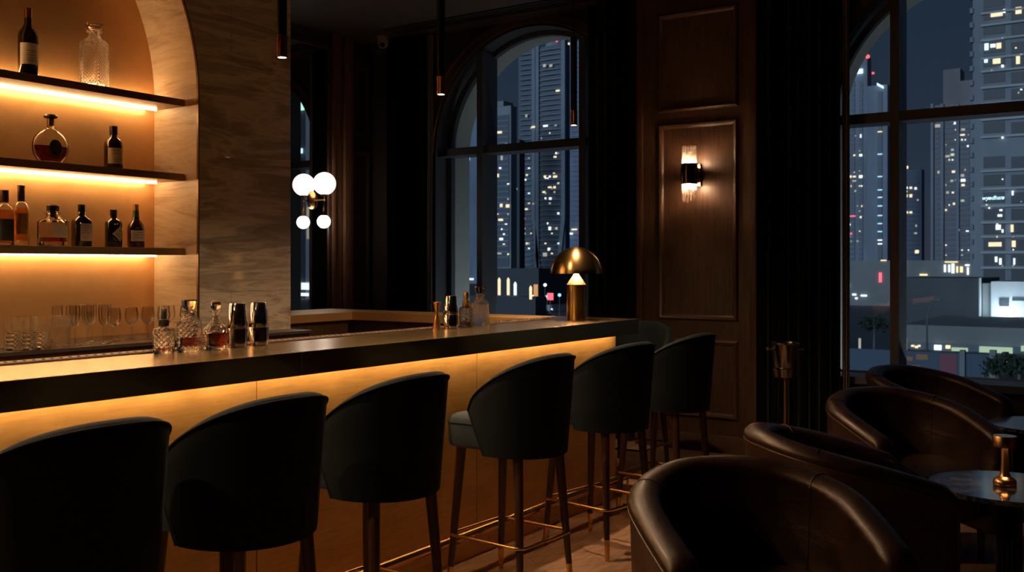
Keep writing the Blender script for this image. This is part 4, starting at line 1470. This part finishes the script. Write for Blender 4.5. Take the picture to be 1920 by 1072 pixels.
bm = B(); lathe(bm, [((y1 - y0) / 2, GROUND), ((y1 - y0) / 2, z1)], 16, 130, (y0 + y1) / 2)
tag(obj('orange_column', bm, M['lit_orange']), 'column glowing orange on the street beyond the garden wall', 'column')


def car(X, u, v, wpx, m, label, lightk='i', grp='cars on the street'):
    y0, y1, z0, z1 = span(X, u - wpx / 2, u + wpx / 2, v - wpx * .18, v + wpx * .18)
    w_ = y1 - y0
    r = thing('car', label, 'car', (X, (y0 + y1) / 2, GROUND), 0, grp)
    h = 1.5
    bm = B(); loft(bm, [rrect(1.9, w_, .3, z) for z in (.3, .75)] + [rrect(1.7, w_ * .62, .3, .8), rrect(1.4, w_ * .5, .3, h)], True); obj('car_body', bm, M[m], r)
    for sgn in (-1, 1):
        bm = B(); t = B(); lathe(t, [(.32, -.1), (.32, .1)], 16); merge(bm, t, Matrix.Translation((-.9, sgn * w_ * .3, .32)) @ Matrix.Rotation(PI / 2, 4, 'Y')); obj('wheel', bm, M['black_metal'], r)
        bm = B(); box(bm, -1.02, -.94, sgn * w_ * .36 - .18, sgn * w_ * .36 + .18, .55, .78); obj('headlight', bm, M[LIT[lightk]], r, smooth=False)


car(150, 1016, 588, 26, 'f_dark', 'dark car with white lights on the street below the curved tower')
car(170, 1032, 575, 20, 'f_white', 'pale car behind the dark one, near the red sign')
for u, v, k, lb in ((1022, 534, 'i', 'white street lamp head between the orange column and the table lamp'), (1026, 556, 'c', 'low bluish street lamp beside the red sign'), (1000, 556, 'i', 'low white street lamp at the foot of the orange column'), (1049, 553, 'c', 'bluish street lamp just left of the table lamp stem')):
    p = at_x(u, v, 160)
    r = thing('street_light', lb, 'street lamp', (160, p.y, GROUND), group='street lamps outside the first window')
    bm = B(); lathe(bm, [(.1, 0), (.05, p.z - GROUND)], 10); obj('post', bm, M['pole'], r)
    bm = B(); sphere(bm, (0, 0, p.z - GROUND), .33, 14); obj('lamp_head', bm, M[LIT[k]], r)
y0, y1, z0, z1 = span(160, 1032, 1042, 549, 562)
r = thing('street_sign', 'glowing red street sign near the pale car', 'sign', (159, (y0 + y1) / 2, GROUND))
bm = B(); box(bm, -.15, .15, -(y1 - y0) / 2, (y1 - y0) / 2, z0 - GROUND, z1 - GROUND); obj('sign_box', bm, M['lit_red'], r, smooth=False)
bm = B(); lathe(bm, [(.1, 0), (.1, z0 - GROUND)], 10); obj('post', bm, M['pole'], r)

# --- seen through the second window
X = 400
r = building('sign_tower', 'tower with two bright rooftop signs at the left of the second window', X, 1560, 1626, 108, 'f_slab', 6, grp=GT)
bm = B(); slab(bm, X, 1624, 1664, 160, 500, -.02, 5); part(r, 'side_wing', bm, 'f_slab')
for ua, ub in ((1570, 1579), (1582, 1590), (1594, 1603), (1611, 1618)):
    bm = B(); slab(bm, X, ua, ub, 152, 490, .25, .05); part(r, 'glazed_strip', bm, 'f_glass')
bm = B(); slab(bm, X, 1646, 1654, 172, 490, .4, .05); part(r, 'glazed_strip', bm, 'f_glass')
bm = B()
for k in range(36):
    for ua, ub in ((1582, 1590), (1594, 1603), (1611, 1618)): slab(bm, X, ua, ub, 158 + k * 9.2, 160.5 + k * 9.2, .45, .05)
part(r, 'floor_bands', bm, 'f_slab')
bm = B(); slab(bm, X, 1589, 1618, 131, 139, .8, .05); part(r, 'roof_sign', bm, 'lit_sign')
bm = B(); y0, y1, z0, z1 = span(X, 1645, 1657, 155, 167)
loft(bm, [[(X - .6, y1, z0 + 1.6), (X - .2, y1, z0 + 1.6), (X - .2, y1, z1), (X - .6, y1, z1)], [(X - .6, y0, z0), (X - .2, y0, z0), (X - .2, y0, z1 - 1.6), (X - .6, y0, z1 - 1.6)]], True); part(r, 'side_sign', bm, 'lit_sign')
for u, v, rr in ((1627, 106, .8), (1637, 137, .5)):
    p = at_x(u, v, X); bm = B(); sphere(bm, (X, p.y, p.z), rr, 14); part(r, 'beacon', bm, 'lit_red', True)
lights(r, X - .35, [(1650, y, 8, 2, k) for y, k in ((219, 'i'), (247, 'w'), (289, 'c'), (331, 'c'), (356, 'c'), (370, 'c'), (386, 'c'), (404, 'c'), (419, 'c'), (434, 'c'), (450, 'i'), (457, 'i'))] + [(1614, 291, 5, 4, 'i'), (1602, 291, 3, 3, 'w'), (1614, 255, 2, 6, 'i'), (1614, 331, 6, 5, 'i'), (1602, 331, 5, 3, 'w'), (1595, 331, 4, 4, 'w'), (1599, 405, 10, 2, 'r'), (1614, 407, 3, 4, 'w'), (1593, 421, 3, 3, 'i'), (1596, 438, 3, 3, 'r'), (1637, 222, 2, 3, 'd'), (1602, 323, 3, 2, 'g')])
sprinkle(r, X - .5, 1592, 1616, 170, 480, 20, 4)
settle(r)
X = 480
r = building('distant_block', 'small distant block with lit rooftop between the two nearer towers', X, 1684, 1728, 318, 'f_blue', 6, grp=GT)
lights(r, X, [(1695, 314, 16, 5, 'a'), (1691, 353, 3, 4, 'i'), (1700, 352, 4, 4, 'i'), (1708, 352, 5, 4, 'w'), (1717, 353, 4, 4, 'i'), (1700, 359, 3, 3, 'w'), (1700, 367, 4, 5, 'w'), (1708, 367, 5, 6, 'w'), (1721, 375, 3, 3, 'd'), (1701, 398, 4, 4, 'w'), (1708, 398, 5, 4, 'w'), (1718, 423, 3, 4, 'd'), (1717, 437, 5, 3, 'd'), (1720, 471, 6, 5, 'w')])
bm = B()
for k in range(16): slab(bm, X, 1690, 1724, 340 + k * 9, 344 + k * 9, .2, .05)
part(r, 'window_rows', bm, 'f_glass')
settle(r)
X = 300
r = building('brown_tower', 'brownish grey apartment tower left of the pale near tower', X, 1746, 1828, 195, 'f_brown', 8, grp=GT)
bm = B(); slab(bm, X, 1768, 1800, 129, 195, -.3, 7); slab(bm, X, 1800, 1828, 150, 195, -.2, 7); part(r, 'roof_block', bm, 'f_brown')
bm = B()
for k in range(30):
    for ua, ub in ((1753, 1762), (1772, 1792), (1800, 1818)): slab(bm, X, ua, ub, 206 + k * 9.6, 212 + k * 9.6, .2, .05)
part(r, 'window_rows', bm, 'f_glass')
bm = B()
for ua, ub in ((1746, 1751), (1764, 1770), (1793, 1799), (1820, 1828)): slab(bm, X, ua, ub, 195, 495, .8, .05)
part(r, 'pier_strips', bm, 'f_slab')
lights(r, X, [(1759, 236, 11, 6, 'd'), (1791, 231, 4, 4, 'i'), (1806, 243, 7, 4, 'd'), (1805, 253, 8, 3, 'w'), (1815, 274, 3, 3, 'i'), (1786, 281, 5, 4, 'd'), (1786, 290, 7, 5, 'g'), (1777, 293, 8, 4, 'd'), (1760, 323, 4, 5, 'd'), (1788, 322, 6, 4, 'w'), (1785, 339, 5, 4, 'd'), (1805, 329, 6, 5, 'd'), (1806, 338, 8, 5, 'i'), (1806, 347, 6, 4, 'w'), (1787, 361, 4, 3, 'w'), (1777, 361, 5, 4, 'd'), (1789, 382, 4, 4, 'w'), (1805, 376, 6, 4, 'g'), (1814, 433, 5, 2, 'i')])
sprinkle(r, X - .3, 1774, 1816, 215, 480, 22, 5, 6)
settle(r)
X = 190
r = building('pale_tower', 'large pale near tower at the right edge with wide dark window bays', X, 1824, 1990, -260, 'f_pale', 40, grp=GT)
rows = [-62, -30, 2, 25, 53, 88, 113, 144, 175, 205, 238, 303, 337, 370, 401, 428, 458, 487, 514]
for ci, (ua, ub) in enumerate(((1844, 1884), (1896, 1937), (1949, 1988))):
    for v in rows:
        sl = -(ub + ua - 3728) * .5 * .16 * (498 - v) / 498
        bm = B(); slab(bm, X, ua, ub, v - 10 + sl * .0, v + 11, .12, .05)
        w_ = part(r, 'window_bay', bm, 'f_bay')
bm = B()
for v in rows:
    slab(bm, X, 1840, 1990, v + 13, v + 17, .5, .05)
part(r, 'sill_bands', bm, 'f_white')
bm = B()
for i in range(26): slab(bm, X, 1819, 1825, -200 + i * 27, -190 + i * 27, .4, .8)
part(r, 'side_balconies', bm, 'f_slab')
wl = [(1869, 26, 22, 10, 'w'), (1883, 21, 4, 6, 'i'), (1910, 20, 11, 12, 'w'), (1850, 88, 7, 12, 's'), (1862, 86, 9, 6, 'i'), (1873, 86, 9, 10, 'w'), (1849, 113, 6, 9, 's'), (1869, 115, 14, 9, 'w'), (1880, 124, 4, 4, 'i'), (1909, 113, 7, 14, 'w'), (1877, 394, 5, 3, 'i'), (1875, 404, 8, 4, 'i'), (1872, 426, 9, 9, 'i'), (1880, 433, 3, 6, 'i'), (1898, 428, 5, 14, 'w'), (1866, 458, 24, 8, 'w'), (1901, 457, 7, 12, 'w'), (1868, 486, 4, 10, 'i'), (1876, 490, 4, 12, 'i'), (1902, 490, 3, 12, 'i'), (1899, 362, 3, 8, 'i')]
lights(r, X - .1, wl)
sprinkle(r, X - .2, 1850, 1880, 60, 510, 14, 6, 5, 6)
sprinkle(r, X - .2, 1900, 1918, 60, 510, 8, 7, 5, 6)
# script sign on the near tower
cu = bpy.data.curves.new('sign_text', 'FONT'); cu.body = 'wyndham'; cu.align_x = 'CENTER'; cu.size = 1.0; cu.extrude = .02; cu.shear = .25
tmp = bpy.data.objects.new('sign_text', cu); COL.objects.link(tmp)
bpy.context.view_layer.update()
dg = bpy.context.evaluated_depsgraph_get()
me = bpy.data.meshes.new_from_object(tmp.evaluated_get(dg))
bpy.data.objects.remove(tmp)
y0, y1, z0, z1 = span(X, 1843, 1884, 366, 378)
xs = [v.co.x for v in me.vertices]; sc = (y1 - y0) / (max(xs) - min(xs)); zc = (z0 + z1) / 2
for v in me.vertices: v.co = Vector((X - 1.0 - v.co.z * sc, (y0 + y1) / 2 - v.co.x * sc, zc + (v.co.y - .25) * sc * 1.1))
me.materials.append(M['lit_sign'])
so = bpy.data.objects.new('script_sign', me); COL.objects.link(so); so.parent = r
settle(r)
X = 147
r = building('white_building', 'low white flood-lit building in front of the pale tower', X, 1858, 2000, 528, 'f_white', 15, v1=621)
bm = B()
for ua, ub, va, vb in ((1874, 1892, 560, 574), (1898, 1940, 559, 564), (1874, 1892, 596, 604), (1898, 1940, 596, 604)): slab(bm, X, ua, ub, va, vb, .1, .05)
part(r, 'window_openings', bm, 'f_dark')
bm = B(); slab(bm, X, 1841, 1858, 531, 618, -.4, 8); part(r, 'stair_bay', bm, 'f_deck')
bm = B(); slab(bm, X, 1836.5, 1839.5, 521, 619, .5, .3); part(r, 'corner_strip', bm, 'f_white')
settle(r)
ld = bpy.data.lights.new('flood_light', 'AREA'); ld.energy = 2600; ld.color = (.80, .95, 1.0); ld.shape = 'RECTANGLE'; ld.size = 9; ld.size_y = .3
p = at_x(1890, 622, X); lo = bpy.data.objects.new('flood_light', ld); COL.objects.link(lo); lo.location = (X - 2.0, p.y, p.z + .2); lo.rotation_euler = (0, math.radians(150), 0)
X = 148
r = building('dark_block', 'dark windowless block left of the white building', X, 1676, 1837, 521, 'f_dark', 18, v1=608); settle(r)
X = 240
r = building('lit_podium', 'low podium with glowing columns at the foot of the far towers', X, 1575, 1836, 488, 'f_deck', 20)
lights(r, X, [(1657, 488, 10, 2, 'a'), (1692, 488, 14, 2, 'a'), (1784, 491, 24, 2, 'a'), (1651, 520, 5, 18, 'r'), (1696, 504, 6, 24, 'd'), (1772, 503, 3, 14, 'i'), (1780, 503, 3, 14, 'i'), (1787, 503, 5, 18, 'i'), (1795, 505, 3, 12, 'a'), (1803, 505, 5, 11, 'a'), (1814, 497, 8, 3, 'i'), (1815, 508, 3, 14, 'i'), (1719, 472, 6, 6, 'w'), (1732, 515, 14, 3, 'a'), (1708, 537, 30, 1.5, 'd'), (1602, 552, 7, 3, 'i'), (1620, 554, 11, 3, 'i'), (1591, 535, 4, 6, 'i'), (1606, 559, 4, 3, 'i')], 'lit_column')
settle(r)
X = 118
r = building('parking_deck', 'grey parking deck with a lit lower level behind the hoarding', X, 1690, 2000, 613, 'f_deck', 25, v1=None)
bm = B(); slab(bm, X, 1700, 1990, 648, 668, .12, .05); part(r, 'open_level', bm, 'f_glass')
lights(r, X - .1, [(1719, 650, 5, 4, 'w'), (1712, 648, 5, 3, 'a'), (1724, 648, 4, 3, 'a'), (1759, 651, 13, 9, 'i'), (1778, 650, 8, 6, 'a'), (1800, 655, 30, 7, 'g'), (1868, 656, 62, 12, 'g'), (1940, 654, 50, 10, 'g')], 'lit_bay')
settle(r)
X = 80
r = building('hoarding', 'blue printed site hoarding along the street below the second window', X, 1560, 1856, 658, 'hoard_blue', .3, v1=706, cat='fence')
bm = B()
for ua, ub, va, vb in ((1690, 1712, 668, 676), (1718, 1740, 664, 674), (1700, 1726, 684, 692)):
    slab(bm, X, ua, ub, va, vb, .04, .02)
part(r, 'orange_print', bm, 'hoard_orange')
bm = B(); slab(bm, X, 1762, 1794, 664, 706, .04, .02); part(r, 'red_print', bm, 'hoard_red')
for ua, ub in ((1800, 1810), (1856, 1868)):
    bm = B(); slab(bm, X, ua, ub, 656, 718, .25, .3); part(r, 'panel_post', bm, 'f_deck')
settle(r)
X = 70
for i, (ua, ub, lb) in enumerate(((1592, 1604, 'pale concrete kerb block left of the gap on the near road'), (1612, 1627, 'pale concrete kerb block right of the gap on the near road'))):
    y0, y1, z0, z1 = span(X, ua, ub, 695, 703)
    bm = B(); rbox(bm, X - .3, X + .3, y0, y1, GROUND, GROUND + .9, .06); tag(obj('kerb_block', bm, M['f_white']), lb, 'kerb block', 'kerb blocks on the near road')
p = at_x(1738, 600, 95)
r = thing('street_light', 'tall curved street lamp standing before the dark block', 'street lamp', (95, p.y, GROUND))
zt = at_x(1752, 562, 95).z - GROUND
bm = B(); tube(bm, [(0, 0, 0), (0, 0, zt * .6), (0, -.05, zt * .75), (0, -.25, zt * .88), (0, -.7, zt)], [.10, .08, .07, .06, .05], 10); obj('post', bm, M['pole'], r)
bm = B(); rbox(bm, -.15, .15, -1.2, -.65, zt - .04, zt + .06, .02); obj('lamp_head', bm, M['pole'], r)
for i, (u, lb) in enumerate(((1612, 'white bollard light left of the window mullion, above the hoarding'), (1698, 'white bollard light just right of the window mullion, above the hoarding'))):
    y0, y1, z0, z1 = span(90, u - 2.2, u + 2.2, 634, 660)
    r = thing('bollard_light', lb, 'outdoor light', (90, (y0 + y1) / 2, GROUND), group='bollard lights behind the hoarding')
    bm = B(); lathe(bm, [(.1, 0), (.1, z0 - GROUND)], 10); obj('post', bm, M['pole'], r)
    bm = B(); lathe(bm, [(.11, z0 - GROUND), (.11, z1 - GROUND)], 12); obj('lit_tube', bm, M['lit_dim'], r)
# trees along the street
def tree(X, u, vtop, vbot, label, name='street_tree', kind='round'):
    p = at_x(u, vbot, X); zt = at_x(u, vtop, X).z - GROUND
    r = thing(name, label, 'tree', (X, p.y, GROUND), 0, 'street trees below the second window')
    bm = B(); tube(bm, [(0, 0, 0), (.05, .05, zt * .5), (0, 0, zt * .9)], [.14, .11, .07], 8); obj('trunk', bm, M['pole'], r)
    bm = B()
    rnd = random.Random(int(u))
    for k in range(260):
        a = rnd.uniform(0, 2 * PI); e = rnd.uniform(-.6, 1.2); q = rnd.uniform(.3, 1.0)
        c = Vector((math.cos(a) * math.cos(e) * q * zt * .22, math.sin(a) * math.cos(e) * q * zt * .22, zt * .8 + math.sin(e) * q * zt * .18))
        s_ = rnd.uniform(.10, .28)
        v1, v2 = Vector((rnd.gauss(0, 1), rnd.gauss(0, 1), rnd.gauss(0, 1))).normalized() * s_, Vector((rnd.gauss(0, 1), rnd.gauss(0, 1), rnd.gauss(0, .5))).normalized() * s_ * .5
        bm.faces.new([bm.verts.new(c + q_) for q_ in (v1, v2, -v1, -v2)])
    obj('foliage', bm, M['leaf'], r, smooth=False)


tree(85, 1640, 585, 660, 'bushy street tree left of the window mullion')
tree(62, 1872, 662, 715, 'dark clipped tree at the right end of the hoarding')
tree(58, 1912, 655, 715, 'dark clipped tree at the right edge of the window')
car(100, 1885, 652, 22, 'f_dark', 'car with bright headlights leaving the parking deck')

# a block down the street that only the wall mirror shows
r = thing('corner_block', 'tower with teal lit signs that shows only in the wall mirror', 'building', (200, -210, GROUND))
bm = B(); box(bm, 0, 30, -30, 17.6, 0, 90); obj('tower_body', bm, M['f_dark'], r, smooth=False)
bm = B(); box(bm, -.6, 20, 17.6, 21.5, 0, 76); obj('stair_tower', bm, M['f_slab'], r, smooth=False)
for y0, y1, z0, z1, k in ((11.5, 17.2, 53.6, 56.2, 't'), (11.5, 16.6, 41.4, 42.8, 's'), (11.0, 15.5, 3.0, 5.0, 'i'), (16.2, 19.5, 2.6, 4.6, 'i'), (12.0, 19.0, 0.8, 1.7, 'i'), (18.4, 19.3, 17, 26, 'd')):
    bm = B(); box(bm, -1.0, -.7, y0, y1, z0, z1); obj('lit_sign', bm, M[LIT[k]], r, smooth=False)

# facade uplights on the outer ledge wash the stone reveals of both windows
for c in WIN:
    ld = bpy.data.lights.new('facade_uplight', 'AREA'); ld.energy = 5; ld.color = (.86, .96, 1.0); ld.shape = 'RECTANGLE'; ld.size = 1.7; ld.size_y = .06
    lo = bpy.data.objects.new('facade_uplight', ld); COL.objects.link(lo)
    lo.location = (XO + .35, c, SILL - .25)
    lo.rotation_euler = Vector((-.42, 0, 1)).to_track_quat('-Z', 'Y').to_euler()

# ------------------------------------------------------------------ night sky and added fill for the city glow
w = bpy.data.worlds.new('night_sky')
scene.world = w
w.use_nodes = True
nt = w.node_tree
bg = nt.nodes['Background']
tc = N(nt, 'ShaderNodeTexCoord')
sx = N(nt, 'ShaderNodeSeparateXYZ')
L(nt, tc.outputs['Generated'], sx.inputs[0])
col = ramp(nt, sx.outputs['Z'], [(0.0, (.040, .043, .066)), (.10, (.025, .038, .061)), (.3, (.014, .029, .052)), (1.0, (.010, .020, .040))])
L(nt, col, bg.inputs['Color'])
bg.inputs['Strength'].default_value = 0.5
ld = bpy.data.lights.new('city_glow_fill', 'SUN'); ld.energy = .66; ld.color = (.66, .83, 1.0); ld.angle = math.radians(20)  # added sun lamp, stands in for city glow on the facades
lo = bpy.data.objects.new('city_glow_fill', ld); COL.objects.link(lo)
lo.rotation_euler = Vector((1.0, -.22, -.22)).to_track_quat('-Z', 'Y').to_euler()

# ------------------------------------------------------------------ camera
cd = bpy.data.cameras.new('camera')
cam = bpy.data.objects.new('camera', cd)
COL.objects.link(cam)
cam.location = (0, 0, CAM_H)
cam.rotation_euler = (PI / 2, 0, PHI - PI / 2)
cd.sensor_width = 36
cd.lens = FPX / 1920 * 36
cd.shift_y = -(1072 / 2 - VH) / 1920
cd.clip_start = .05
cd.clip_end = 3000
cd.dof.use_dof = True
cd.dof.focus_distance = 4.6
cd.dof.aperture_fstop = 6.3
scene.camera = cam

scene.view_settings.view_transform = 'Standard'
scene.view_settings.look = 'None'
scene.view_settings.gamma = 1.0
scene.view_settings.use_curve_mapping = False
scene.view_settings.exposure = 0.8
cy = scene.cycles
cy.use_denoising = True
cy.max_bounces = 12
cy.transmission_bounces = 12
cy.transparent_max_bounces = 12
cy.glossy_bounces = 6
cy.diffuse_bounces = 4
cy.caustics_reflective = True
cy.caustics_refractive = True
cy.sample_clamp_indirect = 6.0
cy.blur_glossy = 0.5
